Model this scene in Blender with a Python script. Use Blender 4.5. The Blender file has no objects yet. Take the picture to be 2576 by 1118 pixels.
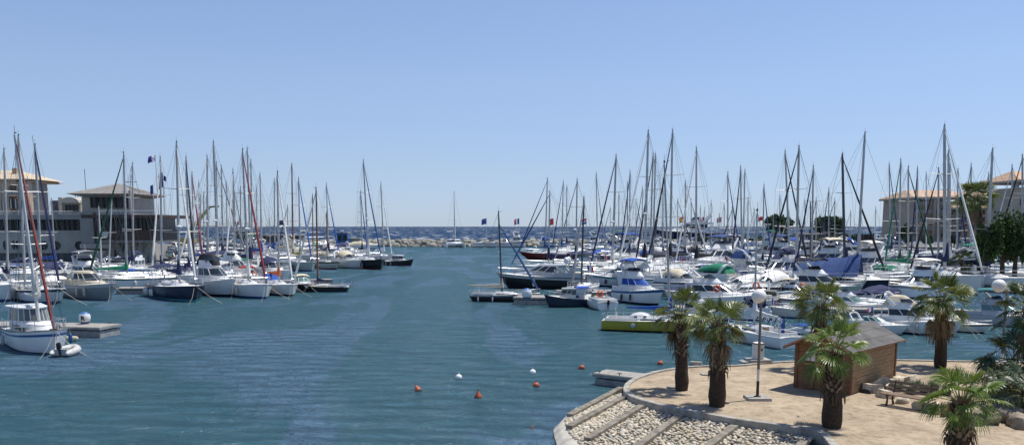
import bpy, math, random, bmesh
from math import sin, cos, pi, radians, atan2, sqrt, acos
from mathutils import Vector, Matrix, noise
R = random.Random(7)
scene = bpy.context.scene
C = scene.collection
# ---------------------------------------------------------------- camera
F = 2150.0; H = 7.0; PITCH = atan2(858 - 569, F)
CP, SP = cos(PITCH), sin(PITCH)
cam = bpy.data.cameras.new('camera'); cam.sensor_width = 36; cam.lens = F / 2576 * 36
cam.shift_y = (858 - 559) / 2576.0; cam.clip_start = 0.3; cam.clip_end = 60000
camo = bpy.data.objects.new('camera', cam); C.objects.link(camo)
camo.location = (0, 0, H); camo.rotation_euler = (pi / 2 - PITCH, 0, 0); scene.camera = camo

def ray(x, y):
    v = y - 858.0
    return (x - 1288.0, F * CP - v * SP, -(F * SP + v * CP))
def W(x, y, z=0.0):            # point of the level z seen at the survey position x, y
    r = ray(x, y); t = (z - H) / r[2]
    return Vector((r[0] * t, r[1] * t, z))
def WD(x, y, Y):               # point at depth Y
    r = ray(x, y); t = Y / r[1]
    return Vector((r[0] * t, Y, H + r[2] * t))
def YS(p):                     # survey position of a point
    x, y, z = p; z -= H
    d = y * CP - z * SP; v = -(y * SP + z * CP)
    return (1288 + F * x / d, 858 + F * v / d)

# ---------------------------------------------------------------- materials
MATS = {}
def lin(c):
    return tuple(((v / 12.92) if v <= .04045 else ((v + .055) / 1.055) ** 2.4) for v in c)
def mat(name, col, rough=.5, var=.0, scale=6.0, metal=0.0, bump=0.0, bscale=20.0, spec=.5, stretch=(1, 1, 1), trans=0.0, col2=None):
    if name in MATS: return MATS[name]
    m = bpy.data.materials.new(name); m.use_nodes = True; nt = m.node_tree; N = nt.nodes; Lk = nt.links
    b = N['Principled BSDF']
    b.inputs['Base Color'].default_value = (*col, 1); b.inputs['Roughness'].default_value = rough
    b.inputs['Metallic'].default_value = metal; b.inputs['Specular IOR Level'].default_value = spec
    if var or bump or col2:
        tc = N.new('ShaderNodeTexCoord'); mp = N.new('ShaderNodeMapping'); mp.inputs['Scale'].default_value = stretch
        Lk.new(tc.outputs['Object'], mp.inputs['Vector'])
        oi = N.new('ShaderNodeObjectInfo')
        ad = N.new('ShaderNodeVectorMath'); ad.operation = 'ADD'
        Lk.new(mp.outputs['Vector'], ad.inputs[0]); Lk.new(oi.outputs['Location'], ad.inputs[1])
    if var or col2:
        n = N.new('ShaderNodeTexNoise'); n.inputs['Scale'].default_value = scale; n.inputs['Detail'].default_value = 5
        Lk.new(ad.outputs[0], n.inputs['Vector'])
        cr = N.new('ShaderNodeMix'); cr.data_type = 'RGBA'
        if col2: a, c2 = col, col2
        else: a = tuple(v * (1 - var) for v in col); c2 = tuple(min(1, v * (1 + var)) for v in col)
        cr.inputs[6].default_value = (*a, 1); cr.inputs[7].default_value = (*c2, 1)
        mr = N.new('ShaderNodeMapRange'); mr.inputs[1].default_value = .35; mr.inputs[2].default_value = .65
        Lk.new(n.outputs['Fac'], mr.inputs[0]); Lk.new(mr.outputs[0], cr.inputs[0]); Lk.new(cr.outputs[2], b.inputs['Base Color'])
    if bump:
        n2 = N.new('ShaderNodeTexNoise'); n2.inputs['Scale'].default_value = bscale; n2.inputs['Detail'].default_value = 4
        Lk.new(ad.outputs[0], n2.inputs['Vector'])
        bp = N.new('ShaderNodeBump'); bp.inputs['Strength'].default_value = bump; bp.inputs['Distance'].default_value = .05
        Lk.new(n2.outputs['Fac'], bp.inputs['Height']); Lk.new(bp.outputs[0], b.inputs['Normal'])
    if trans:
        tr = N.new('ShaderNodeBsdfTranslucent'); tr.inputs[0].default_value = (*[min(1, v * 1.3) for v in col], 1)
        ms = N.new('ShaderNodeMixShader'); ms.inputs[0].default_value = trans
        Lk.new(b.outputs[0], ms.inputs[1]); Lk.new(tr.outputs[0], ms.inputs[2]); Lk.new(ms.outputs[0], N['Material Output'].inputs[0])
    MATS[name] = m
    return m

gel = dict(rough=.25, var=.05, scale=1.2)
fab = dict(rough=.85, var=.12, scale=3, bump=.5, bscale=5)
P = {
 'white': mat('gelcoat_white', (.72, .72, .70), **gel), 'offwhite': mat('gelcoat_offwhite', (.60, .59, .54), **gel),
 'cream': mat('gelcoat_cream', (.58, .51, .38), **gel), 'grey': mat('gelcoat_grey', (.24, .26, .27), **gel),
 'lightgrey': mat('gelcoat_lightgrey', (.42, .44, .45), **gel),
 'navy': mat('gelcoat_navy', (.012, .020, .045), **gel), 'black': mat('gelcoat_black', (.012, .012, .015), **gel),
 'red': mat('gelcoat_red', (.30, .035, .03), **gel), 'darkred': mat('gelcoat_darkred', (.13, .015, .015), **gel),
 'yellow': mat('gelcoat_yellow_green', (.35, .31, .035), **gel), 'green': mat('gelcoat_green', (.03, .14, .09), **gel),
 'blue': mat('gelcoat_blue', (.02, .09, .25), **gel), 'teal': mat('gelcoat_teal', (.05, .25, .28), **gel),
 'palegreen': mat('gelcoat_pale_green', (.36, .43, .38), **gel), 'brown': mat('varnished_wood', (.13, .05, .02), rough=.35, var=.3, scale=8, stretch=(.3, 4, 4)),
 'gold': mat('gelcoat_gold', (.5, .32, .05), **gel),
}
CV = {
 'navy': mat('canvas_navy', (.016, .022, .075), **fab), 'blue': mat('canvas_royal_blue', (.01, .07, .33), **fab),
 'midblue': mat('canvas_mid_blue', (.03, .07, .2), **fab),
 'white': mat('canvas_white', (.68, .67, .63), **fab), 'cream': mat('canvas_cream', (.55, .49, .36), **fab),
 'green': mat('canvas_green', (.01, .17, .09), **fab), 'darkgreen': mat('canvas_dark_green', (.01, .07, .04), **fab),
 'teal': mat('canvas_teal', (.03, .17, .18), **fab), 'black': mat('canvas_black', (.012, .014, .022), **fab),
 'red': mat('canvas_red', (.25, .03, .03), **fab), 'yellow': mat('canvas_ochre', (.36, .28, .03), **fab),
 'grey': mat('canvas_grey', (.22, .23, .25), **fab), 'orange': mat('canvas_orange', (.55, .12, .03), **fab),
}
GLASS = mat('tinted_glass', (.02, .028, .032), rough=.08, spec=.8)
GLASSG = mat('pale_windscreen', (.10, .20, .18), rough=.08, spec=.8)
ALU = mat('mast_aluminium', (.42, .42, .40), rough=.45, metal=.1, var=.12, scale=2)
ALUW = mat('mast_white', (.60, .60, .57), rough=.4, var=.08, scale=2)
ALUD = mat('mast_dark', (.05, .055, .06), rough=.5)
WOODM = mat('mast_wood', (.20, .075, .03), rough=.4, var=.2, scale=4)
STEEL = mat('stainless_steel', (.55, .56, .57), rough=.3, metal=.6)
WIRE = mat('rigging_wire', (.13, .14, .15), rough=.5)
ROPE = mat('rope', (.45, .41, .33), rough=.9)
TEAK = mat('teak_deck', (.30, .20, .12), rough=.7, var=.2, scale=9, stretch=(.3, 5, 1))
DECK = mat('nonslip_deck', (.60, .60, .57), rough=.6, var=.07, scale=2)
DECKC = mat('nonslip_deck_cream', (.56, .52, .42), rough=.6, var=.07, scale=2)
BLACKP = mat('black_rubber', (.015, .015, .017), rough=.6)
ORANGE = mat('lifebuoy_orange', (.65, .10, .03), rough=.55)
CONC = mat('concrete', (.34, .32, .28), rough=.9, var=.16, scale=3, bump=.4, bscale=25)
CONCD = mat('concrete_weathered', (.20, .19, .17), rough=.9, var=.25, scale=2.5, bump=.4, bscale=25)

# ---------------------------------------------------------------- mesh builder
class MB:
    def __init__(s): s.v = []; s.f = []; s.m = []; s.mats = []
    def mi(s, m):
        if m not in s.mats: s.mats.append(m)
        return s.mats.index(m)
    def face(s, pts, m):
        b = len(s.v); s.v += [tuple(p) for p in pts]; s.f.append(tuple(range(b, b + len(pts)))); s.m.append(s.mi(m))
    def grid(s, rings, m, closed=True, cap0=False, cap1=False, mrow=None, mcap=None):
        b = len(s.v); n = len(rings[0])
        for r in rings: s.v += [tuple(p) for p in r]
        k = s.mi(m)
        for i in range(len(rings) - 1):
            for j in range(n if closed else n - 1):
                j2 = (j + 1) % n
                s.f.append((b + i * n + j, b + i * n + j2, b + (i + 1) * n + j2, b + (i + 1) * n + j))
                s.m.append(k if mrow is None else s.mi(mrow(i, j)))
        kc = k if mcap is None else s.mi(mcap)
        if cap0: s.f.append(tuple(b + j for j in reversed(range(n)))); s.m.append(kc)
        if cap1: s.f.append(tuple(b + (len(rings) - 1) * n + j for j in range(n))); s.m.append(kc)
    def box(s, c, d, m, rz=0.0, M=None, taper=1.0):
        x, y, z = d[0] / 2, d[1] / 2, d[2] / 2
        T = M if M is not None else Matrix.Rotation(rz, 3, 'Z')
        c = Vector(c); k = s.mi(m); b = len(s.v)
        for sz in (-1, 1):
            t = taper if sz > 0 else 1
            for sx, sy in ((-1, -1), (1, -1), (1, 1), (-1, 1)):
                s.v.append(tuple(c + T @ Vector((sx * x * t, sy * y * t, sz * z))))
        for q in ((3, 2, 1, 0), (4, 5, 6, 7), (0, 1, 5, 4), (1, 2, 6, 5), (2, 3, 7, 6), (3, 0, 4, 7)):
            s.f.append(tuple(b + i for i in q)); s.m.append(k)
    def tube(s, pts, r, m, n=5, cap=True):
        pts = [Vector(p) for p in pts]; rs = r if isinstance(r, (list, tuple)) else [r] * len(pts)
        rings = []; prev = None
        for i, p in enumerate(pts):
            t = (pts[min(i + 1, len(pts) - 1)] - pts[max(i - 1, 0)])
            if t.length < 1e-9: t = Vector((0, 0, 1))
            t.normalize()
            if prev is None:
                u = t.cross(Vector((0, 0, 1)));
                if u.length < .05: u = t.cross(Vector((0, 1, 0)))
            else: u = prev - t * prev.dot(t)
            u.normalize(); prev = u; w = t.cross(u)
            rings.append([p + (u * cos(2 * pi * k / n) + w * sin(2 * pi * k / n)) * rs[i] for k in range(n)])
        s.grid(rings, m, True, cap, cap)
    def lathe(s, c, prof, m, n=12, mrow=None, M=None):
        c = Vector(c); T = M if M is not None else Matrix.Identity(3)
        s.grid([[c + T @ Vector((r * cos(2 * pi * k / n), r * sin(2 * pi * k / n), z)) for k in range(n)] for r, z in prof], m, True, True, True, mrow)
    def ell(s, c, d, m, n=8, k=5, jit=0, rnd=None, M=None):
        T = M if M is not None else Matrix.Identity(3)
        rings = []
        for i in range(k + 1):
            a = -pi / 2 + pi * i / k; a = max(-1.45, min(1.45, a))
            ring = []
            for j in range(n):
                b = 2 * pi * j / n; q = 1 + (rnd.uniform(-jit, jit) if jit else 0)
                ring.append(Vector(c) + T @ Vector((d[0] * cos(a) * cos(b) * q, d[1] * cos(a) * sin(b) * q, d[2] * sin(a) * q)))
            rings.append(ring)
        s.grid(rings, m, True, True, True)
    def prism(s, poly, z0, z1, m, mt=None):
        a = [(p[0], p[1], z0) for p in poly]; b = [(p[0], p[1], z1) for p in poly]
        s.grid([a, b], m, True, False, False); s.face(b, mt or m); s.face(a[::-1], m)
    def mesh(s, name, smooth=35):
        me = bpy.data.meshes.new(name); me.from_pydata(s.v, [], s.f)
        for m in s.mats: me.materials.append(m)
        me.polygons.foreach_set('material_index', s.m)
        if smooth:
            me.polygons.foreach_set('use_smooth', [True] * len(me.polygons))
            me.set_sharp_from_angle(angle=radians(smooth))
        me.update(); return me

def obj(name, me, parent=None, loc=(0, 0, 0), rz=0.0, over=None, smooth=35):
    if isinstance(me, MB): me = me.mesh(name, smooth)
    o = bpy.data.objects.new(name, me); C.objects.link(o); o.location = loc; o.rotation_euler = (0, 0, rz)
    if parent is not None: o.parent = parent
    if over:
        for sl in o.material_slots:
            if sl.material and sl.material.name in over:
                nm = over[sl.material.name]
                sl.link = 'OBJECT'; sl.material = nm
    return o
def thing(name, label, cat, loc=(0, 0, 0), rz=0.0, group=None, sc=1.0):
    o = bpy.data.objects.new(name, None); C.objects.link(o); o.location = loc; o.rotation_euler = (0, 0, rz); o.scale = (sc, sc, sc)
    o.empty_display_size = .1
    return tag(o, label, cat, group)
def tag(o, label, cat, group=None):
    o['label'] = label; o['category'] = cat
    if group: o['group'] = group
    return o
def struct(name, me, smooth=0):
    o = obj(name, me, smooth=smooth); o['kind'] = 'structure'; return o

# ---------------------------------------------------------------- world and sun
SUN_EL = radians(68); SUN_DIR = Vector((.90, .43, 0)).normalized()
w = bpy.data.worlds.new('World'); scene.world = w; w.use_nodes = True
nt = w.node_tree; bg = nt.nodes['Background']; sky = nt.nodes.new('ShaderNodeTexSky'); sky.sky_type = 'NISHITA'
sky.sun_disc = False; sky.sun_elevation = SUN_EL; sky.sun_rotation = atan2(SUN_DIR.x, SUN_DIR.y)
sky.air_density = 1.0; sky.dust_density = .6; sky.ozone_density = 3.5; sky.altitude = 0
sky.dust_density = 0; sky.ozone_density = 1.0
# clear mediterranean air: bluer towards the horizon than the plain model (by elevation of the direction)
tcw = nt.nodes.new('ShaderNodeTexCoord'); sx_ = nt.nodes.new('ShaderNodeSeparateXYZ'); nt.links.new(tcw.outputs['Generated'], sx_.inputs[0])
rp_ = nt.nodes.new('ShaderNodeValToRGB'); nt.links.new(sx_.outputs[2], rp_.inputs[0]); e_ = rp_.color_ramp.elements
stops_ = [(0.0, (.53, .72, 1.29)), (.065, (.76, .83, 1.15)), (.16, (1.07, 1.06, 1.23)), (.245, (1.2, 1.17, 1.30)), (1.0, (1.1, 1.1, 1.25))]
while len(e_) < len(stops_): e_.new(.5)
for i_, (q_, c_) in enumerate(stops_): e_[i_].position = q_; e_[i_].color = (c_[0] / 2, c_[1] / 2, c_[2] / 2, 1)
mm_ = nt.nodes.new('ShaderNodeVectorMath'); mm_.operation = 'MULTIPLY'; nt.links.new(sky.outputs[0], mm_.inputs[0]); nt.links.new(rp_.outputs[0], mm_.inputs[1])
m2_ = nt.nodes.new('ShaderNodeVectorMath'); m2_.operation = 'SCALE'; m2_.inputs['Scale'].default_value = 2.0; nt.links.new(mm_.outputs[0], m2_.inputs[0])
nt.links.new(m2_.outputs[0], bg.inputs[0]); bg.inputs[1].default_value = .092
sl = bpy.data.lights.new('sun', 'SUN'); sl.energy = 4.8; sl.angle = radians(.5); sl.color = (1, .96, .9)
so = bpy.data.objects.new('sun', sl); C.objects.link(so)
d = Vector((SUN_DIR.x * cos(SUN_EL), SUN_DIR.y * cos(SUN_EL), sin(SUN_EL)))
so.rotation_euler = d.to_track_quat('Z', 'Y').to_euler(); so.location = (0, 0, 60)
vs = scene.view_settings; vs.view_transform = 'Standard'; vs.look = 'None'; vs.gamma = 1; vs.exposure = .14; vs.use_curve_mapping = False
scene.cycles.max_bounces = 6; scene.cycles.glossy_bounces = 3; scene.cycles.diffuse_bounces = 3
# ---------------------------------------------------------------- water
def water_mat(name, deep, teal, gloss, sea=False):
    m = bpy.data.materials.new(name); m.use_nodes = True; nt = m.node_tree; N = nt.nodes; L = nt.links
    for n in list(N):
        if n.type == 'BSDF_PRINCIPLED': N.remove(n)
    out = N['Material Output']
    geo = N.new('ShaderNodeNewGeometry')
    def noise(sc, st, det=3, rot=0, dist=0.0, rough=.5):
        mp = N.new('ShaderNodeMapping'); mp.inputs['Scale'].default_value = st; mp.inputs['Rotation'].default_value = (0, 0, rot)
        L.new(geo.outputs['Position'], mp.inputs['Vector'])
        n = N.new('ShaderNodeTexNoise'); n.inputs['Scale'].default_value = sc; n.inputs['Detail'].default_value = det
        n.inputs['Distortion'].default_value = dist; n.inputs['Roughness'].default_value = rough
        L.new(mp.outputs[0], n.inputs['Vector']); return n.outputs['Fac']
    def mrange(x, a, b, c=0., d=1., smooth=True):
        r = N.new('ShaderNodeMapRange'); r.interpolation_type = 'SMOOTHSTEP' if smooth else 'LINEAR'
        for i, v in zip((1, 2, 3, 4), (a, b, c, d)): r.inputs[i].default_value = v
        L.new(x, r.inputs[0]); return r.outputs[0]
    def math(op, a, b):
        n = N.new('ShaderNodeMath'); n.operation = op
        for i, v in enumerate((a, b)):
            if isinstance(v, (int, float)): n.inputs[i].default_value = v
            else: L.new(v, n.inputs[i])
        return n.outputs[0]
    def mixc(f, a, b):
        n = N.new('ShaderNodeMix'); n.data_type = 'RGBA'
        L.new(f, n.inputs[0])
        for i, v in ((6, a), (7, b)):
            if isinstance(v, tuple): n.inputs[i].default_value = (*v, 1)
            else: L.new(v, n.inputs[i])
        return n.outputs[2]
    lanes = mrange(noise(.085, (1, .26, 1), 4, radians(14), 1.6), .49, .56)
    lanes2 = mrange(noise(.10, (.5, 1.2, 1), 4, radians(20), .8), .35, .6)
    lane = math('MULTIPLY', lanes, math('ADD', math('MULTIPLY', lanes2, .45), .55))
    if not sea:
        a = noise(.85, (.55, 1.15, 1), 6, radians(6), .6, .66); b = noise(2.6, (.5, 1.4, 1), 3, radians(-14), .3); c = noise(.30, (.5, 1.2, 1), 2, 0, .2)
        h = math('ADD', math('ADD', math('MULTIPLY', a, 3.2), math('MULTIPLY', b, .55)), math('MULTIPLY', c, 1.0))
        amp = math('ADD', math('MULTIPLY', lane, .6), .55)
        h = math('MULTIPLY', math('SUBTRACT', h, 2.37), amp)
        col = mixc(lane, teal, deep)
    else:
        a = noise(.12, (.6, 1.4, 1), 6, 0, .4); b = noise(.6, (.6, 1.4, 1), 3)
        h = math('ADD', math('MULTIPLY', a, 2.2), math('MULTIPLY', b, .5))
        col = mixc(mrange(noise(.01, (.4, 1.5, 1), 4), .4, .6), teal, deep)
    bp = N.new('ShaderNodeBump'); bp.inputs['Strength'].default_value = 1.0; bp.inputs['Distance'].default_value = .42 if not sea else .8
    L.new(h, bp.inputs['Height'])
    df = N.new('ShaderNodeBsdfDiffuse'); L.new(bp.outputs[0], df.inputs['Normal'])
    if sea:
        w1 = mrange(noise(.13, (.8, .8, 1), 4, 0, .3, .6), .62, .65)
        w2 = mrange(noise(.06, (.9, .45, 1), 4, .2, .3, .6), .625, .66)
        w3 = mrange(noise(.028, (1, .25, 1), 4, .2, .3, .6), .635, .67)
        foam = math('MAXIMUM', math('MAXIMUM', w1, w2), w3)
        col = mixc(foam, col, (.75, .78, .8))
    L.new(col, df.inputs[0])
    gl = N.new('ShaderNodeBsdfGlossy'); gl.inputs['Roughness'].default_value = .12 if not sea else .35
    gl.inputs[0].default_value = (.85, .93, 1, 1)
    L.new(bp.outputs[0], gl.inputs['Normal'])
    fr = N.new('ShaderNodeFresnel'); fr.inputs[0].default_value = 1.33; L.new(bp.outputs[0], fr.inputs['Normal'])
    fac = math('MINIMUM', fr.outputs[0], gloss)
    if sea: fac = math('MULTIPLY', fac, math('SUBTRACT', 1.0, foam))
    ms = N.new('ShaderNodeMixShader'); L.new(fac, ms.inputs[0]); L.new(df.outputs[0], ms.inputs[1]); L.new(gl.outputs[0], ms.inputs[2])
    L.new(ms.outputs[0], out.inputs[0]); return m
HARB = water_mat('harbour_water', (.086, .160, .232), (.033, .090, .112), .29)
SEA = water_mat('open_sea', (.006, .029, .075), (.008, .034, .083), .05, True)
b = MB(); b.face([(-400, -40, 0), (400, -40, 0), (400, 302, 0), (-400, 302, 0)], HARB); struct('harbour_water', b)
b = MB(); b.face([(-40000, 302.5, -.05), (40000, 302.5, -.05), (40000, 45000, -.05), (-40000, 45000, -.05)], SEA); struct('sea', b)
b = MB(); b.face([(-45000, -500, -6), (45000, -500, -6), (45000, 46000, -6), (-45000, 46000, -6)], CONCD); struct('seabed', b)

# ---------------------------------------------------------------- quays far away
ASPH = mat('quay_asphalt', (.16, .155, .145), rough=.9, var=.15, scale=.3)
b = MB(); b.prism([(-420, 147), (-58, 147), (-77, 190), (-105, 262), (-53, 268), (-53, 299), (-420, 299)], -2, 1.0, CONCD, ASPH); struct('left_quay', b)
b = MB(); b.prism([(44, 288), (99, 285), (101, 222), (420, 222), (420, 330), (44, 330)], -2, 1.0, CONCD, ASPH); struct('right_quay', b)
b = MB(); b.prism([(51, 91), (140, 91), (140, 101), (51, 101)], -2, .8, CONCD, ASPH); struct('tree_quay', b)

# ---------------------------------------------------------------- terrace
TZ = .8
def gz(x, y): return W(x, y, TZ)
edge_far = [(2700, 911), (2480, 909), (2250, 905), (2130, 905), (2010, 908), (1930, 912), (1848, 919), (1756, 921), (1701, 926), (1647, 935), (1602, 948.5), (1577, 962)]
edge_near = [(1568, 976), (1571, 988), (1589, 1000), (1627, 1012), (1701, 1030.5), (1776, 1043), (1848, 1056), (1930, 1067), (2003, 1078), (2044, 1083), (2066, 1096), (2084, 1118), (2100, 1150), (2110, 1300)]
outer = [gz(*p) for p in edge_far + edge_near]
def catmull(pts, k=4):
    out = []
    for i in range(len(pts) - 1):
        p0 = pts[max(0, i - 1)]; p1 = pts[i]; p2 = pts[i + 1]; p3 = pts[min(len(pts) - 1, i + 2)]
        for j in range(k):
            t = j / k
            out.append(.5 * ((2 * p1) + (p2 - p0) * t + (2 * p0 - 5 * p1 + 4 * p2 - p3) * t * t + (3 * p1 - p0 - 3 * p2 + p3) * t ** 3))
    out.append(pts[-1]); return out
outer_s = catmull(outer, 4)
def offset_line(pts, d):
    out = []
    for i, p in enumerate(pts):
        t = (pts[min(i + 1, len(pts) - 1)] - pts[max(i - 1, 0)]); t.z = 0; t.normalize()
        out.append(p + Vector((-t.y, t.x, 0)) * d)
    return out
inner_s = offset_line(outer_s, .22)
KCONC = mat('kerb_concrete', (.33, .31, .265), rough=.85, var=.28, scale=3.5, bump=.3, bscale=30)
b = MB()
for i in range(len(outer_s) - 1):   # kerb stones with fine joints
    a0, a1, c0, c1 = outer_s[i], outer_s[i + 1], inner_s[i], inner_s[i + 1]
    g = .006 if i % 3 == 0 else 0
    t = (a1 - a0).normalized() * g
    top = .06
    ring = lambda o, n_: [Vector((o.x, o.y, TZ - .9)), Vector((o.x, o.y, TZ + top - .015)), Vector((o.x, o.y, TZ + top)).lerp(Vector((n_.x, n_.y, TZ + top)), .07), Vector((n_.x, n_.y, TZ + top)), Vector((n_.x, n_.y, TZ - .1))]
    b.grid([ring(a0 + t, c0 + t), ring(a1, c1)], KCONC, False, bool(g), bool(g))
struct('kerb', b, 30)
def sand_mat():
    m = bpy.data.materials.new('sandy_ground'); m.use_nodes = True; nt = m.node_tree; N = nt.nodes; L = nt.links; bs = N['Principled BSDF']
    geo = N.new('ShaderNodeNewGeometry')
    def nz(sc, det, st=(1, 1, 1), rough=.6):
        mp = N.new('ShaderNodeMapping'); mp.inputs['Scale'].default_value = st; L.new(geo.outputs['Position'], mp.inputs[0])
        n = N.new('ShaderNodeTexNoise'); n.inputs['Scale'].default_value = sc; n.inputs['Detail'].default_value = det; n.inputs['Roughness'].default_value = rough
        L.new(mp.outputs[0], n.inputs['Vector']); return n.outputs['Fac']
    r = N.new('ShaderNodeValToRGB'); e = r.color_ramp.elements
    e[0].position = .30; e[0].color = (.29, .23, .16, 1); e[1].position = .70; e[1].color = (.52, .42, .30, 1)
    L.new(nz(.9, 8, (1, 1, 1), .72), r.inputs[0])
    r2 = N.new('ShaderNodeValToRGB'); e = r2.color_ramp.elements
    e[0].position = .36; e[0].color = (.6, .56, .5, 1); e[1].position = .52; e[1].color = (1, 1, 1, 1)
    L.new(nz(3.2, 9, (1, 1, 1), .82), r2.inputs[0])
    mx = N.new('ShaderNodeMix'); mx.data_type = 'RGBA'; mx.blend_type = 'MULTIPLY'; mx.inputs[0].default_value = 1
    L.new(r.outputs[0], mx.inputs[6]); L.new(r2.outputs[0], mx.inputs[7]); L.new(mx.outputs[2], bs.inputs['Base Color'])
    bs.inputs['Roughness'].default_value = .95; bs.inputs['Specular IOR Level'].default_value = .15
    bp = N.new('ShaderNodeBump'); bp.inputs['Strength'].default_value = .7; bp.inputs['Distance'].default_value = .04
    L.new(nz(14, 6, (1, 1, 1), .75), bp.inputs['Height']); L.new(bp.outputs[0], bs.inputs['Normal']); return m
SAND = sand_mat()
poly = [(p.x, p.y) for p in offset_line(outer_s, .2)] + [(12, 8), (60, 8), (60, 40)]
# sand sheet with gentle relief
bm = bmesh.new(); vs_ = [bm.verts.new((x, y, TZ)) for x, y in poly]; bm.faces.new(vs_)
bmesh.ops.triangulate(bm, faces=bm.faces[:])
me = bpy.data.meshes.new('sandy_ground'); bm.to_mesh(me); bm.free(); me.materials.append(SAND)
me.update()
if me.polygons[0].normal.z < 0: me.flip_normals()
o = struct('sandy_ground', me)

# revetment: toe wall, slope, beams, pebbles
up = [gz(*p) for p in edge_near[:10]]
toe_px = [(1437, 1034), (1420, 1052), (1409, 1066), (1413, 1090), (1428, 1120), (1470, 1165), (1540, 1215), (1680, 1300), (1820, 1380), (1900, 1420)]
ZT = .22
toe = [W(x, y, ZT) for x, y in toe_px]
ups = catmull(up, 5); toes = catmull(toe, 5)
def at_t(pts, t):
    n = len(pts) - 1; k = min(n - 1e-6, max(0, t * n)); i = int(k); return pts[i].lerp(pts[i + 1], k - i)
SLB = mat('slope_bed', (.22, .19, .14), rough=.95, var=.3, scale=12)
def slope_pt(u, v, dz=0):   # u along 0..1, v: 0 toe .. 1 upper
    a = at_t(toes, u); c = at_t(ups, u)
    a = a.lerp(c, .08)
    p = a.lerp(c, v); p.z = ZT + .02 + (TZ - .24 - ZT) * v + dz; return p
b = MB(); n = 44
b.grid([[slope_pt(i / n, j / 6) for j in range(7)] for i in range(n + 1)], SLB, False); struct('revetment_slope', b, 40)
b = MB(); ins = [at_t(toes, i / 44).lerp(at_t(ups, i / 44), .085) for i in range(45)]; outs = [at_t(toes, i / 44) for i in range(45)]
TOEC = mat('toe_concrete', (.42, .39, .33), rough=.9, var=.2, scale=1.6, bump=.5, bscale=18)
WETC = mat('wet_concrete', (.07, .065, .05), rough=.5, var=.4, scale=6)
for i in range(44):
    g = .012 if i % 3 == 0 else 0
    def ring(o, q):
        dr = (o - q); dr.z = 0; dr.normalize(); w_ = .34
        return [Vector((o.x, o.y, 0)) + dr * .32 + Vector((0, 0, -.5)), Vector((o.x, o.y, 0)) + dr * .27 + Vector((0, 0, .07)), Vector((o.x, o.y, ZT - .03)) + dr * .08,
                Vector((o.x, o.y, ZT + .02)), Vector((q.x, q.y, ZT + .06)), Vector((q.x, q.y, ZT - .1))]
    t = (outs[i + 1] - outs[i]).normalized() * g
    b.grid([ring(outs[i] + t, ins[i] + t), ring(outs[i + 1], ins[i + 1])], TOEC, False, False, False, mrow=lambda r_, j: WETC if j == 0 else TOEC)
struct('toe_kerb', b, 30)
BEAM = mat('beam_concrete', (.205, .18, .14), rough=.9, var=.35, scale=4, bump=.4, bscale=22, stretch=(1, 1, 1))
beam_ends = [((1563, 974), (1434, 1042)), ((1568, 998), (1432, 1071)), ((1614, 1019), (1478, 1102)), ((1711, 1043), (1560, 1152)), ((1848, 1070), (1670, 1205)), ((2022, 1108), (1880, 1290))]
bl = ['weathered concrete beam at the water end of the pebble slope, farthest one', 'concrete beam on the pebble slope, second from the pontoon end', 'concrete beam on the pebble slope, third from the pontoon end',
      'concrete beam on the pebble slope, left of the palm tree with yellow leaves', 'concrete beam on the pebble slope below the lamp post side of the terrace', 'short visible end of a concrete beam at the bottom by the kerb bend']
for (a, c), lb in zip(beam_ends, bl):
    A = W(*a, TZ - .10); D_ = W(*c, ZT + .18); dr = (A - D_); ln = dr.length; dr.normalize(); sd = Vector((-dr.y, dr.x, 0)).normalized(); upv = dr.cross(sd) * -1
    if upv.z < 0: upv = -upv
    b = MB(); M3 = Matrix((dr, sd, upv)).transposed(); b.box((0, 0, 0), (ln, .25, .34), BEAM, M=M3)
    o = obj('concrete_beam', b, loc=tuple((A + D_) / 2 - Vector((0, 0, .13)))); tag(o, lb, 'beam', 'concrete beams across the pebble slope')
# pebbles
def island_mat(name, cols, rough=.7, trans=0, bump=0, spec=.4):
    m = bpy.data.materials.new(name); m.use_nodes = True; nt = m.node_tree; N = nt.nodes; L = nt.links; bs = N['Principled BSDF']
    g = N.new('ShaderNodeNewGeometry'); r = N.new('ShaderNodeValToRGB'); e = r.color_ramp.elements
    while len(e) < len(cols): e.new(.5)
    for i, c in enumerate(cols): e[i].position = i / (len(cols) - 1); e[i].color = (*c, 1)
    L.new(g.outputs['Random Per Island'], r.inputs[0]); L.new(r.outputs[0], bs.inputs['Base Color'])
    bs.inputs['Roughness'].default_value = rough; bs.inputs['Specular IOR Level'].default_value = spec
    if trans:
        tr = N.new('ShaderNodeBsdfTranslucent'); L.new(r.outputs[0], tr.inputs[0])
        ms = N.new('ShaderNodeMixShader'); ms.inputs[0].default_value = trans
        L.new(bs.outputs[0], ms.inputs[1]); L.new(tr.outputs[0], ms.inputs[2]); L.new(ms.outputs[0], N['Material Output'].inputs[0])
    if bump:
        n2 = N.new('ShaderNodeTexNoise'); n2.inputs['Scale'].default_value = 3; n2.inputs['Detail'].default_value = 5
        tc = N.new('ShaderNodeTexCoord'); L.new(tc.outputs['Object'], n2.inputs['Vector'])
        bp = N.new('ShaderNodeBump'); bp.inputs['Strength'].default_value = bump; L.new(n2.outputs['Fac'], bp.inputs['Height']); L.new(bp.outputs[0], bs.inputs['Normal'])
    return m
PEB = island_mat('pebble_stone', [(.46, .41, .33), (.30, .27, .22), (.56, .48, .34), (.40, .36, .29), (.68, .62, .50), (.34, .29, .21), (.52, .48, .40), (.46, .35, .20), (.62, .56, .45), (.24, .23, .21)], .65)
def pebble_template(seed, n=7, k=4):
    r = random.Random(seed); m = MB(); m.ell((0, 0, 0), (1, 1, 1), PEB, n, k, .10, r); return m
T_ = [pebble_template(s) for s in range(8)]
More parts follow.
